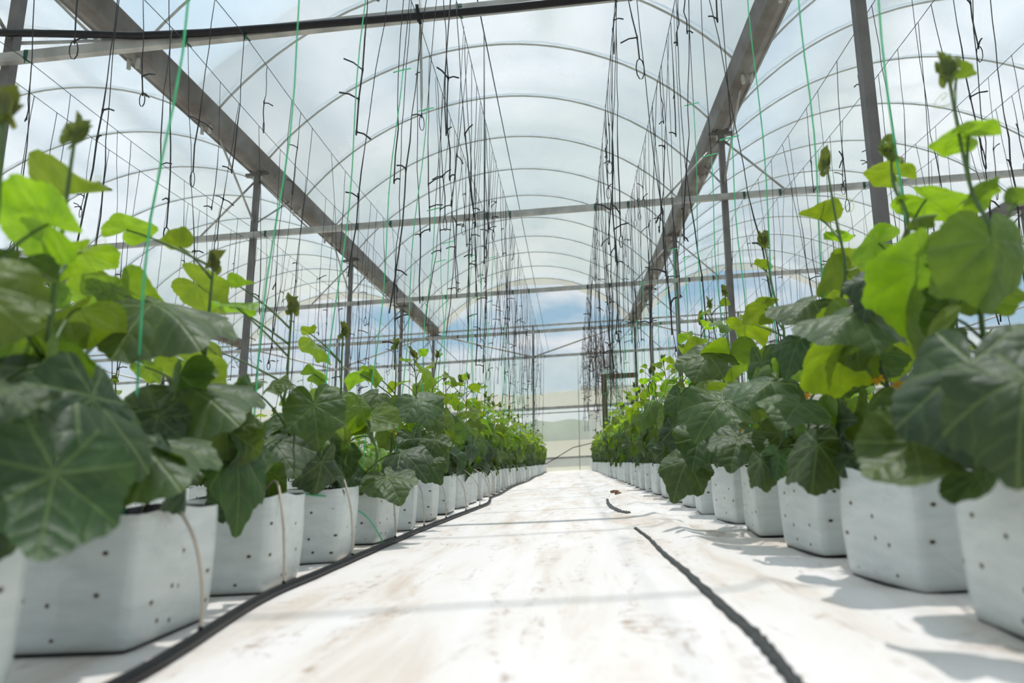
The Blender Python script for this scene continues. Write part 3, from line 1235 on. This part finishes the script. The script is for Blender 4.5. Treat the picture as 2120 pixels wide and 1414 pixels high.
def make_plant(base, h, seed, lod='mid', stem_pts=None, heroes=(), nleaf=13, zmax=1.0, size=1.0, joined=False, aisle=0):
    """base: point on the soil; stem_pts / heroes in world space"""
    r_ = random.Random(seed)
    e = empty('cucumber_plant', base)
    B = Vector(base)
    if stem_pts:
        sp_ = [p - B for p in stem_pts]
        if (sp_[0]).length > 0.02:
            sp_ = [Vector((0, 0, -0.01))] + sp_
    else:
        a0, b0 = r_.uniform(0, 6.28), r_.uniform(0, 6.28)
        n = 9
        sp_ = [Vector((0.035 * math.sin(a0 + 4 * i / n) * (i / n), 0.035 * math.sin(b0 + 4.4 * i / n) * (i / n), -0.01 + h * i / (n - 1))) for i in range(n)]
    cs = catmull(sp_, 4)
    hh = cs[-1].z
    ns = len(cs)
    seg = 7 if lod == 'hi' else 5
    st = MB()
    r0 = 0.0058 if lod == 'hi' else 0.0055
    st.tube(cs, [r0 * (1 - 0.55 * i / ns) for i in range(ns)], seg)

    def stem_at(z):
        for i in range(ns - 1):
            if cs[i].z <= z <= cs[i + 1].z:
                t__ = (z - cs[i].z) / max(1e-6, cs[i + 1].z - cs[i].z)
                return cs[i].lerp(cs[i + 1], t__)
        return cs[-1].copy() if z > hh else cs[0].copy()

    meshes = {'hi': LEAF_HI, 'mid': LEAF_MID, 'lo': LEAF_LO}[lod]
    join = MB()
    todo = []
    # hero leaves
    for hl in heroes:
        att, tip, nrm, var, age, wid, hs_ = hl
        att, tip = att - B, tip - B
        zs = max(0.01, min(hh - 0.01, att.z - r_.uniform(0.03, 0.09) - 0.25 * (Vector((att.x, att.y, 0)) - Vector((stem_at(att.z).x, stem_at(att.z).y, 0))).length))
        s0 = stem_at(zs)
        ctrl = s0.lerp(att, 0.55) + Vector((0, 0, 0.05 if age < 0.6 else 0.015))
        st.tube(bez(s0, ctrl, att), [0.0036, 0.0034, 0.0032, 0.003, 0.0028, 0.0025, 0.0022], seg)
        young = var >= 8
        me = YOUNG[var - 8] if young else LEAF_HI[var]
        todo.append((me, leaf_matrix(att, tip, nrm, wid, hs_), leaf_color(age, r_), var, young))
    # procedural leaves
    az = r_.uniform(0, 6.28)
    for i in range(nleaf):
        t_ = (i + 0.3) / nleaf
        z = 0.015 + (hh * zmax - 0.03) * t_ ** 1.15
        tt = z / hh
        az += 2.4 + r_.uniform(-0.5, 0.5)
        if tt < 0.75:
            s = size * (0.155 + 0.055 * math.sin(math.pi * min(1, tt * 1.6))) * r_.uniform(0.85, 1.12)
        else:
            s = size * (0.135 - 0.085 * (tt - 0.75) / 0.25) * r_.uniform(0.8, 1.1)
        a2 = az
        hang = False
        if aisle:                                   # lower leaves reach out over the bag rim
            dx, dy = math.cos(az), math.sin(az)
            if tt < 0.45 and r_.random() < 0.6:
                dx = abs(dx) * aisle * 1.2
                dy = dy * 0.9 - 0.15
                hang = True
            a2 = math.atan2(dy, dx)
        out = Vector((math.cos(a2), math.sin(a2), 0))
        s0 = stem_at(z)
        pl = (0.05 + 0.42 * s) * r_.uniform(0.8, 1.25)
        up = 0.75 if tt < 0.6 else 0.95
        if hang:
            pl *= 1.3
            s *= 1.06
        att = s0 + out * pl * 0.85 + Vector((0, 0, pl * up * (0.55 if tt < 0.3 else 0.7)))
        st.tube(bez(s0, s0 + out * pl * 0.35 + Vector((0, 0, pl * 0.6)), att, 5), [0.0034, 0.0031, 0.0028, 0.0025, 0.002], 5)
        pitch = math.radians(r_.uniform(32, 75) if tt < 0.4 else (r_.uniform(5, 50) if tt < 0.75 else r_.uniform(-45, 25)))
        if hang:
            pitch = math.radians(r_.uniform(58, 88))
        d = out * math.cos(pitch) - Vector((0, 0, math.sin(pitch)))
        side = Vector((-out.y, out.x, 0))
        nrm = out * math.sin(pitch) + Vector((0, 0, math.cos(pitch))) + side * r_.uniform(-0.45, 0.45)
        tip = att + d * s * 0.6
        age = max(0.0, (tt - 0.15) / 0.6 + r_.uniform(-0.2, 0.3))
        if tt > 0.78:
            v = r_.randrange(3)
            todo.append((YOUNG[v] if lod != 'lo' else LEAF_LO[v], leaf_matrix(att, tip, nrm), leaf_color(age, r_), v, True))
        else:
            v = r_.randrange(len(LP))
            todo.append((meshes[v], leaf_matrix(att, tip, nrm, r_.uniform(0.9, 1.12)), leaf_color(age, r_), v, False))
    if joined:
        for me, mm, col, v, yg in todo:
            join.merge(LEAF_LO_MB[v % 8], mm)
        o = join.build('foliage', M['leaf'], e)
        o['kind'] = 'stuff'
        o.color = (0.075, 0.16, 0.034, 1)
    else:
        for me, mm, col, v, yg in todo:
            put_leaf(e, me, mm, col)
    st.build('stem', M['stem'], e)
    tipo = mobj('shoot_tip', TIPS[r_.randrange(4)], e, cs[-1])
    tipo.rotation_euler = (r_.uniform(-.3, .3), r_.uniform(-.3, .3), r_.uniform(0, 6))
    tipo.color = (0.085, 0.115, 0.035, 1)
    if lod == 'hi' or (lod == 'mid' and r_.random() < 0.7 and not joined):
        for q in range(2 if lod == 'hi' else 1):
            z = hh * r_.uniform(0.5, 0.93)
            a = r_.uniform(0, 6.28)
            tg = tendril_mb(stem_at(z), Vector((math.cos(a), math.sin(a), r_.uniform(-0.1, 0.5))), r_.uniform(0.12, 0.26), r_)
            tg.build('tendril', M['tendril'], e)
        for q in range(2 if lod == 'hi' else 1):
            z = hh * r_.uniform(0.08, 0.4)
            a = r_.uniform(0, 6.28)
            fo = mobj('flower', FLOWER_ME, e, stem_at(z) + Vector((0.03 * math.cos(a), 0.03 * math.sin(a), 0.02)))
            fo.rotation_euler = (r_.uniform(-1, 1), r_.uniform(-1, 1), 0)
    return e


# ------------------------------------------------------------------ row layout
LX, RX = -0.875, 0.755
LY = [0.745, 1.235, 1.725, 2.215, 2.70, 3.18]
while LY[-1] < 19.2:
    LY.append(LY[-1] + 0.485)
RY = [1.03, 1.49, 1.955, 2.42, 2.88, 3.33]
while RY[-1] < 19.2:
    RY.append(RY[-1] + 0.465)


def FR(p):   # normal so that the upper face looks at the camera
    return ((CAMP - p).normalized() * 0.75 + Vector((0, 0, 0.7))).normalized()


def BK(p):   # lit from behind, underside seen
    return ((p - CAMP).normalized() * 0.55 + Vector((0, 0, 0.8))).normalized()


def H(u, v, Y, u2, v2, Y2, side, var, age, wid=1.0, tilt=0.0):
    if v < 850:
        dY = 0.10 if side == 'B' else -0.03
        Y, Y2 = Y + dY, Y2 + dY
    if side == 'B' and v < 850:
        Y2 = Y + 0.8 * (v2 - v) / FPX * Y        # a blade above eye level seen from below
    a, b = at_y(u, v, Y), at_y(u2, v2, Y2)
    if side == 'F':
        n = FR(a)
    else:
        X = (b - a).normalized()
        away = (a - CAMP).normalized()
        up = Vector((0, 0, 1))
        n = up - X * X.z
        if v >= 850:
            n = away + up * 0.3
        elif n.dot(away) < 0.25 * n.length:
            n = n + away * (0.6 + abs(n.dot(away)))
    n = n + Vector((tilt, 0, 0))
    return (a, b, n, var, age, wid, (0.70 if v < 850 else 0.9) if side == 'B' else (0.88 if v < 850 else 1.0))


HERO = {
    ('L', 0): [H(120, 948, .80, 60, 1235, .76, 'B', 0, 0.0, 1.0), H(100, 465, .86, -40, 385, .80, 'B', 3, 0.9, 1.2), H(30, 545, .85, -40, 600, .80, 'B', 0, .3),
               H(15, 800, .78, -60, 860, .7, 'F', 1, .1), H(20, 620, .8, -60, 640, .75, 'B', 2, .5)],
    ('L', 1): [H(125, 765, 1.02, 222, 945, .88, 'F', 6, .12, 1.05, .35), H(165, 640, 1.08, 70, 695, 1.0, 'B', 2, .35), H(168, 522, 1.15, 92, 565, 1.08, 'B', 3, .8, 1.1),
               H(136, 404, 1.03, 230, 385, .98, 'B', 10, .75), H(240, 895, 1.18, 425, 985, 1.02, 'F', 2, .12, .95), H(110, 600, 1.1, 160, 640, 1.05, 'B', 0, .6),
               H(60, 770, 1.05, -40, 775, .98, 'F', 2, .1), H(330, 850, 1.25, 300, 960, 1.2, 'B', 0, .1)],
    ('L', 2): [H(350, 795, 1.42, 520, 838, 1.28, 'F', 2, .15, .95), H(255, 612, 1.35, 300, 735, 1.25, 'B', 0, .7, 1.1), H(302, 622, 1.38, 438, 680, 1.22, 'F', 2, .2, .9),
               H(388, 752, 1.52, 492, 815, 1.45, 'B', 3, .75), H(262, 476, 1.38, 305, 437, 1.34, 'B', 3, .85, 1.1), H(372, 512, 1.42, 322, 498, 1.38, 'B', 10, .8),
               H(475, 912, 1.48, 548, 1068, 1.38, 'F', 4, .05, .7, .4), H(230, 600, 1.3, 180, 560, 1.25, 'B', 0, .6), H(300, 760, 1.4, 345, 790, 1.3, 'B', 3, .8),
               H(420, 940, 1.6, 470, 1000, 1.5, 'F', 0, .1)],
    ('L', 3): [H(410, 590, 1.70, 488, 642, 1.62, 'B', 3, .8, 1.05), H(478, 628, 1.66, 540, 618, 1.6, 'B', 9, .8), H(497, 594, 1.68, 532, 584, 1.66, 'B', 10, .85),
               H(548, 905, 1.95, 636, 975, 1.80, 'F', 0, .05, 1.05), H(645, 912, 2.12, 612, 953, 2.0, 'F', 5, .25, 1.25), H(500, 800, 1.85, 545, 785, 1.8, 'F', 2, .3), H(560, 798, 1.9, 600, 780, 1.86, 'F', 1, .5),
               H(590, 870, 2.1, 560, 930, 2.0, 'F', 0, .1), H(430, 720, 1.75, 470, 745, 1.7, 'B', 0, .7)],
    ('L', 4): [H(660, 865, 2.28, 742, 872, 2.2, 'B', 3, .55, 1.25), H(766, 858, 2.48, 772, 925, 2.36, 'B', 3, .6, 1.25), H(795, 982, 2.5, 842, 1042, 2.36, 'F', 3, .1, 1.15),
               H(824, 935, 2.62, 886, 952, 2.5, 'F', 4, 0.0, 1.1), H(704, 925, 2.34, 780, 948, 2.26, 'B', 4, .35), H(706, 810, 2.62, 664, 818, 2.5, 'F', 3, .25), H(782, 815, 2.72, 738, 843, 2.6, 'F', 2, .2, 1.1),
               H(640, 690, 2.3, 655, 675, 2.26, 'B', 8, .9), H(655, 712, 2.45, 700, 752, 2.4, 'B', 2, .75), H(650, 775, 2.4, 690, 765, 2.36, 'B', 1, .95)],
    ('L', 5): [H(862, 823, 2.95, 896, 872, 2.82, 'F', 0, .05, 1.1), H(745, 775, 2.9, 715, 800, 2.84, 'B', 3, .75), H(768, 770, 2.92, 785, 800, 2.88, 'B', 3, .75), H(880, 950, 3.1, 925, 990, 3.0, 'F', 1, 0.05),
               H(905, 905, 3.1, 880, 960, 3.0, 'F', 0, .15)],
    ('R', 0): [H(2005, 283, 1.15, 1932, 268, 1.08, 'B', 3, .85, 1.5), H(2010, 405, 1.16, 2066, 348, 1.12, 'B', 2, .8), H(1915, 548, 1.18, 1848, 690, 1.08, 'B', 3, .8, 1.2), H(2000, 595, 1.2, 2108, 625, 1.12, 'B', 0, .3, 1.1),
               H(2015, 725, 1.02, 1985, 968, .92, 'F', 0, .03, 1.0, -.35), H(2130, 760, .90, 2085, 960, .82, 'F', 1, .05, 1.0), H(1885, 893, 1.06, 1945, 1092, 1.0, 'B', 4, .22, 1.05), H(2012, 975, .98, 2085, 1062, .9, 'B', 0, .05),
               H(1980, 165, 1.2, 2032, 152, 1.16, 'B', 10, .6), H(2105, 420, 1.1, 2150, 400, 1.06, 'B', 10, .6), H(1952, 690, 1.32, 1880, 735, 1.25, 'B', 0, .02, 1.1), H(2090, 800, 1.0, 2140, 960, .9, 'F', 2, .02)],
    ('R', 1): [H(1918, 413, 1.36, 2005, 448, 1.28, 'B', 3, .82, 1.1), H(1850, 360, 1.52, 1798, 328, 1.47, 'B', 3, .85, 1.1), H(1890, 455, 1.3, 1945, 430, 1.26, 'F', 6, .5, .8), H(1880, 515, 1.45, 1755, 590, 1.36, 'B', 2, .6),
               H(1820, 505, 1.62, 1745, 520, 1.54, 'B', 0, .6, 1.2), H(1785, 642, 1.52, 1688, 690, 1.40, 'F', 2, .12), H(1742, 724, 1.52, 1636, 798, 1.42, 'B', 2, .95, .95), H(1800, 668, 1.7, 1862, 772, 1.62, 'B', 0, .6),
               H(1695, 908, 1.62, 1672, 1028, 1.52, 'F', 6, .12, .9), H(1735, 865, 1.66, 1705, 915, 1.58, 'B', 0, .25), H(1830, 560, 1.5, 1780, 600, 1.42, 'F', 4, .0), H(1760, 940, 1.58, 1790, 985, 1.5, 'F', 1, .03)],
    ('R', 2): [H(1700, 456, 1.90, 1645, 438, 1.84, 'B', 10, .85), H(1738, 500, 1.9, 1700, 490, 1.86, 'B', 8, .9), H(1755, 562, 1.85, 1670, 600, 1.76, 'B', 0, .75, 1.2), H(1690, 620, 2.0, 1618, 655, 1.88, 'F', 2, .2),
               H(1792, 720, 1.75, 1752, 798, 1.66, 'F', 3, .12, 1.25), H(1660, 832, 1.95, 1612, 872, 1.84, 'F', 3, .15, 1.3), H(1605, 785, 2.12, 1522, 832, 2.0, 'F', 2, .12, 1.05), H(1755, 830, 1.85, 1715, 860, 1.78, 'B', 0, .3),
               H(1575, 945, 1.88, 1588, 1024, 1.8, 'F', 6, .2, .7), H(1615, 935, 1.9, 1600, 1000, 1.82, 'F', 0, .12), H(1660, 700, 1.95, 1620, 745, 1.88, 'F', 4, .05)],
    ('R', 3): [H(1585, 640, 2.35, 1526, 662, 2.26, 'B', 3, .85, 1.0), H(1545, 670, 2.6, 1592, 705, 2.5, 'B', 3, .8), H(1532, 897, 2.18, 1505, 980, 2.04, 'F', 3, .05, 1.0), H(1505, 825, 2.42, 1428, 880, 2.3, 'F', 1, .15, 1.1),
               H(1490, 815, 2.5, 1440, 835, 2.42, 'B', 0, .55, 1.2), H(1580, 555, 2.45, 1560, 540, 2.42, 'B', 8, .8), H(1640, 740, 2.2, 1600, 800, 2.1, 'B', 0, .5)],
    ('R', 4): [H(1512, 727, 2.62, 1505, 786, 2.52, 'B', 3, .7, 1.3), H(1470, 730, 2.75, 1430, 782, 2.62, 'F', 0, .15, 1.1), H(1452, 893, 2.56, 1424, 982, 2.42, 'F', 5, .12, .9), H(1430, 945, 2.6, 1378, 1015, 2.48, 'F', 4, .05, 1.1),
               H(1500, 672, 2.9, 1470, 668, 2.85, 'F', 9, .4)],
}
STEM = {   # pixel paths bottom to top, as seen
    ('L', 0): [(-60, 900), (-30, 640), (-5, 430), (8, 235)],
    ('L', 1): [(60, 900), (70, 760), (95, 560), (118, 420), (128, 330), (150, 275)],
    ('L', 2): [(330, 930), (345, 730), (360, 640), (372, 560), (385, 515)],
    ('L', 3): [(480, 850), (470, 760), (476, 660), (484, 575)],
    ('L', 4): [(640, 960), (615, 860), (627, 770), (613, 690), (622, 640)],
    ('R', 0): [(2075, 800), (2030, 640), (2054, 490), (2015, 405), (1990, 300), (1962, 150)],
    ('R', 1): [(1850, 830), (1815, 690), (1880, 480), (1850, 385), (1845, 320)],
    ('R', 2): [(1660, 860), (1720, 680), (1750, 570), (1728, 440), (1712, 345)],
    ('R', 3): [(1590, 900), (1625, 720), (1600, 600), (1582, 500)],
    ('R', 4): [(1500, 850), (1495, 720), (1484, 625)],
}

protos = {}


def plant_for(row, k, x, y, side, ax):
    zs = gz(x) + BAGH * 0.80
    base = Vector((x, y, zs))
    key = (row, k)
    main = row in ('L', 'R')
    if key in HERO:
        sp_ = None
        if key in STEM:
            sp_ = [base + Vector((0, 0, -0.01))]
            for (u, v) in STEM[key]:
                p = at_x(u, v, x)
                if p.z > zs + 0.08:
                    p.y = max(y - 0.22, min(y + 0.25, p.y)) * 0.9 + p.y * 0.1
                    sp_.append(p)
        e = make_plant(base, 0.72, 100 + k + (50 if side > 0 else 0), 'hi', sp_, HERO[key], nleaf=6, zmax=0.5, size=0.82, aisle=ax)
    elif main and k < 12:
        e = make_plant(base, rng.uniform(0.74, 0.90), 200 + k + (50 if side > 0 else 0), 'mid', nleaf=16, aisle=ax, size=0.95)
    else:
        far = (not main) and y > 6.5
        lod = 'mid' if (main and y < 11) else 'lo'
        pk = (lod, far, rng.randrange(5), ax if main else 0)
        if pk in protos:
            e = copy_tree(protos[pk])
            e.location = base
            s = rng.uniform(0.88, 1.12)
            e.scale = (s, s, s * rng.uniform(0.9, 1.12))
            e.rotation_euler = (0, 0, rng.uniform(-0.5, 0.5) if main else rng.uniform(0, 6.28))
        else:
            e = make_plant(base, 0.80 if main else 0.7, 300 + len(protos), lod, nleaf=16 if main else 13, aisle=ax if main else 0, joined=far, size=0.9)
            protos[pk] = e
    if main and k < 18:
        tag(e, 'leafy cucumber plant rooted in the %s bag of the %s' % (ORD[k], ROWW[row]), 'plant', 'cucumber plants of the ' + ROWW[row])
    elif main:
        tag(e, 'cucumber plant beyond the eighteenth bag of the %s' % ROWW[row], 'plant', 'far cucumber plants of the ' + ROWW[row])
    else:
        tag(e, 'cucumber plant in the %s' % ROWW[row], 'plant', 'cucumber plants of the ' + ROWW[row])
    return e


for k, y in enumerate(LY):
    x = LX + (rng.uniform(-0.012, 0.012) if k > 4 else 0)
    add_bag('L', k, x, y, (5, 5, 0, 7, 1)[k] if k < 5 else None)
    plant_for('L', k, x, y, -1, 1)
for k, y in enumerate(RY):
    x = RX + (rng.uniform(-0.012, 0.012) if k > 4 else 0)
    add_bag('R', k, x, y, (5, 2, 7, 1, 2)[k] if k < 5 else None)
    plant_for('R', k, x, y, 1, -1)
for row, x, y0, y1 in (('L2', -2.6, 1.6, 17), ('R2', 2.45, 1.6, 17), ('L3', -4.15, 3.2, 15), ('R3', 4.0, 3.2, 15)):
    y = y0
    k = 0
    while y < y1:
        xx = x + rng.uniform(-0.015, 0.015)
        add_bag(row, k, xx, y)
        plant_for(row, k, xx, y, 1, 0)
        y += 0.49
        k += 1

# ------------------------------------------------------------------ drip tubes from the hose into the left bags
for k, y in enumerate(LY[:22]):
    if k == 0:
        continue
    yy = y - (0.12 if k > 1 else 0.06) + rng.uniform(-0.03, 0.03)
    hx = hose_x(yy)
    p0 = Vector((hx, yy, floor_h(hx, yy) + 0.015))
    top = Vector((LX + 0.10, y - 0.03, gz(LX) + BAGH + 0.035 + rng.uniform(0, 0.02)))
    inn = Vector((LX + 0.02, y + 0.02, gz(LX) + BAGH * 0.80 + 0.005))
    e = empty('drip_tube', p0)
    g = MB()
    g.tube(catmull([p0 - p0, Vector((-0.004, 0.0, 0.08)), Vector((0.0, -0.015, BAGH * 0.75)) + Vector(((top.x - p0.x) * 0.25, (top.y - p0.y) * 0.3, 0)), top - p0, inn - p0], 6), 0.0031, 7)
    g.build('tube', M['tube'], e)
    g = MB()
    g.tube([(0, 0, -0.006), (0, 0, 0.004), (-0.001, 0, 0.012)], [0.006, 0.0055, 0.0035], 8)
    g.build('connector', M['black'], e)
    if k < 18:
        tag(e, 'pale thin drip tube feeding the %s bag of the left aisle row' % ORD[k], 'tube', 'drip tubes of the left row')
    else:
        tag(e, 'pale thin drip tube beyond the eighteenth bag of the left aisle row', 'tube', 'far drip tubes of the left row')

# loose green twine ends on bags
for pix, lab in (([(600, 1018, 2.10), (640, 1024, 2.08), (683, 1028, 2.1)], 'bright green twine lying over the rim of the fourth left bag'),
                 ([(722, 1052, 2.42), (750, 1062, 2.40), (775, 1090, 2.44), (796, 1128, 2.5)], 'bright green twine end trailing off the fifth left bag to the hose')):
    pts = catmull([at_y(*p) for p in pix], 6)
    g = MB()
    g.tube(pts, 0.0024, 6)
    tag(g.build('twine_scrap', M['twine']), lab, 'twine')

# ------------------------------------------------------------------ green training twines of the aisle rows
for row, ys_, x, wxs in (('L', LY, LX, (-0.75, -1.06)), ('R', RY, RX, (0.80,))):
    for k, y in enumerate(ys_):
        if k > 30:
            break
        wx = rng.choice(wxs) if k > 2 else wxs[0]
        zb = gz(x) + BAGH * 0.80
        top = Vector((wx + rng.uniform(-0.02, 0.02), y + rng.uniform(-0.15, 0.3), 0))
        top.z = wire_z(wx, top.y)
        bot = Vector((x + 0.01, y, zb))
        zf = rng.uniform(0.42, 0.72)
        mid = bot.lerp(top, zf)
        e = empty('training_twine', bot)
        g = MB()
        pts = []
        for i in range(13):
            t_ = i / 12
            p = bot.lerp(mid, t_)
            p += Vector((0.012 * math.sin(9 * t_ + k), 0.012 * math.cos(8 * t_ + k), 0)) * math.sin(math.pi * t_)
            pts.append(p - bot)
        g.tube(pts, 0.0026, 5)
        g.build('green_strand', M['twine'], e)
        g = MB()
        g.tube([mid - bot, mid.lerp(top, 0.5) - bot + Vector((0.01 * math.sin(k), 0.01, 0)), top - bot], 0.0022, 5)
        g.build('black_strand', M['string'], e)
        g = MB()
        m0 = mid - bot
        g.tube([m0 + Vector((-0.05 * rng.random() - 0.01, 0, -0.012)), m0, m0 + Vector((0.035, 0.01, 0.012))], 0.0032, 5)
        g.build('bow', M['twine'], e)
        if k < 18:
            tag(e, 'pale green training twine rising from the %s bag of the %s' % (ORD[k], ROWW[row]), 'twine', 'green training twines of the ' + ROWW[row])
        else:
            tag(e, 'pale green training twine beyond the eighteenth bag of the %s' % ROWW[row], 'twine', 'far green twines of the ' + ROWW[row])

# ------------------------------------------------------------------ old black strings hanging from the wires
def string_mb(seed, L):
    r_ = random.Random(seed)
    g = MB()
    n = max(6, int(L / 0.16))
    pts = []
    x = y = 0.0
    amp = 0.006
    dx, dy = r_.uniform(-0.05, 0.05), r_.uniform(-0.05, 0.05)
    for i in range(n + 1):
        t_ = i / n
        k = 1.0 if t_ < 0.6 else 2.4
        x += r_.uniform(-amp, amp) * k
        y += r_.uniform(-amp, amp) * k
        pts.append(Vector((x + dx * L * t_, y + dy * L * t_, -L * t_)))
    split = int(n * r_.uniform(0.62, 0.85))
    rad = [0.0027 if i < split else 0.0042 for i in range(n + 1)]
    g.tube(pts, rad, 4)
    kns = []
    for q in range(r_.randint(1, 3)):
        i = r_.randint(split, n)
        p = pts[i]
        a = r_.uniform(0, 6.28)
        ln = r_.uniform(0.03, 0.11)
        d = Vector((math.cos(a) * ln, math.sin(a) * ln, r_.uniform(-0.5, 0.6) * ln))
        kn = MB()
        kns.append(kn)
        kn.tube([p, p + d * 0.5 + Vector((0, 0, 0.01)), p + d], 0.005, 4)
        kn.tube([p + Vector((0, 0, 0.02)), p, p - Vector((0, 0, 0.02))], [0.004, 0.0065, 0.004], 5)
    if r_.random() < 0.45:
        p = pts[-1]
        s = r_.uniform(0.03, 0.07)
        a = r_.uniform(0, 6.28)
        c_, s_ = math.cos(a), math.sin(a)
        loop = [p + Vector((c_ * math.sin(t_) * s * 0.35, s_ * math.sin(t_) * s * 0.35, -s * (1 - math.cos(t_)))) for t_ in (i * 2 * math.pi / 9 for i in range(10))]
        kn = MB()
        kns.append(kn)
        kn.tube(loop, 0.0034, 4)
    return g, kns


SV = []
for i in range(26):
    L = 0.45 + 2.15 * ((i % 13) / 12.0) ** 0.9
    g, kns = string_mb(900 + i, L)
    SV.append((g, kns, g.mesh('strand', M['string']), [kn.mesh('knot', M['string']) for kn in kns], L))

spots = []
for i, x in enumerate(WX):
    step = {4: 0.24, 5: 0.22, 6: 0.22, 7: 0.24}.get(i, 0.36)
    y = 2.6 + 0.1 * i
    while y < 19.6:
        spots.append((y + rng.uniform(-0.1, 0.1), i, x))
        y += step * rng.uniform(0.7, 1.3) * (1.0 if y < 9 else (1.5 if y < 13 else 2.4))
spots.sort()
swords = {0: 'third left row', 1: 'third left row', 2: 'second left row', 3: 'second left row', 4: 'left aisle row', 5: 'left aisle row',
          6: 'right aisle row', 7: 'right aisle row', 8: 'second right row', 9: 'second right row', 10: 'third right row', 11: 'third right row'}
rest = MB()
for q, (y, i, x) in enumerate(spots):
    v = rng.randrange(len(SV))
    if y > 9:
        v = rng.choice([j for j in range(26) if SV[j][4] > 0.9])
    g, kn, m1, m2, L = SV[v]
    loc = Vector((x, y, wire_z(x, y)))
    rz = rng.uniform(0, 6.28)
    tx, ty = rng.gauss(0, 0.035), rng.gauss(0, 0.035)
    if q < 300:
        e = empty('hanging_string', loc)
        e.rotation_euler = (tx, ty, rz)
        mobj('strand', m1, e)
        for m_ in m2:
            mobj('knot', m_, e)
        seg_ = 'before the nearest cross bar' if y < 4.2 else ('between first and second cross bars' if y < 8.2 else ('between second and third cross bars' if y < 12.2 else 'past the third cross bar'))
        tag(e, 'cut black string over the %s %s' % (swords[i], seg_), 'string', 'old black strings over the %s, %s' % (swords[i], seg_))
    else:
        mm = Matrix.Translation(loc) @ Matrix.Rotation(rz, 4, 'Z') @ Matrix.Rotation(tx, 4, 'X') @ Matrix.Rotation(ty, 4, 'Y')
        rest.merge(g, mm)
        for kk in kn:
            rest.merge(kk, mm)
o = rest.build('far_strings', M['string'])
o['kind'] = 'stuff'
tag(o, 'curtain of many thin black strings hanging in the far half', 'strings')

# dried vines left on the strings at the far right
r_ = random.Random(5)
for cx, cy, cz, n_, lab in ((0.75, 17.6, 3.1, 60, 'tangle of dead brown vines hanging at the right gutter far end'), (1.15, 18.6, 2.6, 60, 'tangle of dead brown vines near the rusty pipe stand')):
    g = MB()
    for i in range(n_):
        p = Vector((cx + r_.gauss(0, 0.16), cy + r_.gauss(0, 0.35), cz + r_.uniform(-0.2, 0.9)))
        pts = [p]
        for q in range(6):
            p = p + Vector((r_.gauss(0, 0.045), r_.gauss(0, 0.06), -r_.uniform(0.04, 0.2)))
            pts.append(p)
        g.tube(pts, 0.005, 4)
    o = g.build('dried_vine', M['dead'])
    o['kind'] = 'stuff'
    tag(o, lab, 'dried vine')

# bits of debris by the right row
for (u, v, lab) in ((1272, 1018, 'curled brown dead leaf on the path by the right row'), (1282, 1022, 'second smaller dead leaf beside the curled one on the path')):
    d = ray(u, v)
    p = CAMP + d * ((0.012 - CAMH) / (d.z - SL * d.x))
    g = leaf_mb(77 + u, 20, 3, fold=1.4, droop=1.0, wave=0.12)
    for q in g.v:
        q *= 0.11
    g.uv = []
    o = g.build('dead_leaf', M['dead'], None, True, p + Vector((0, 0, 0.015)))
    tag(o, lab, 'leaf')
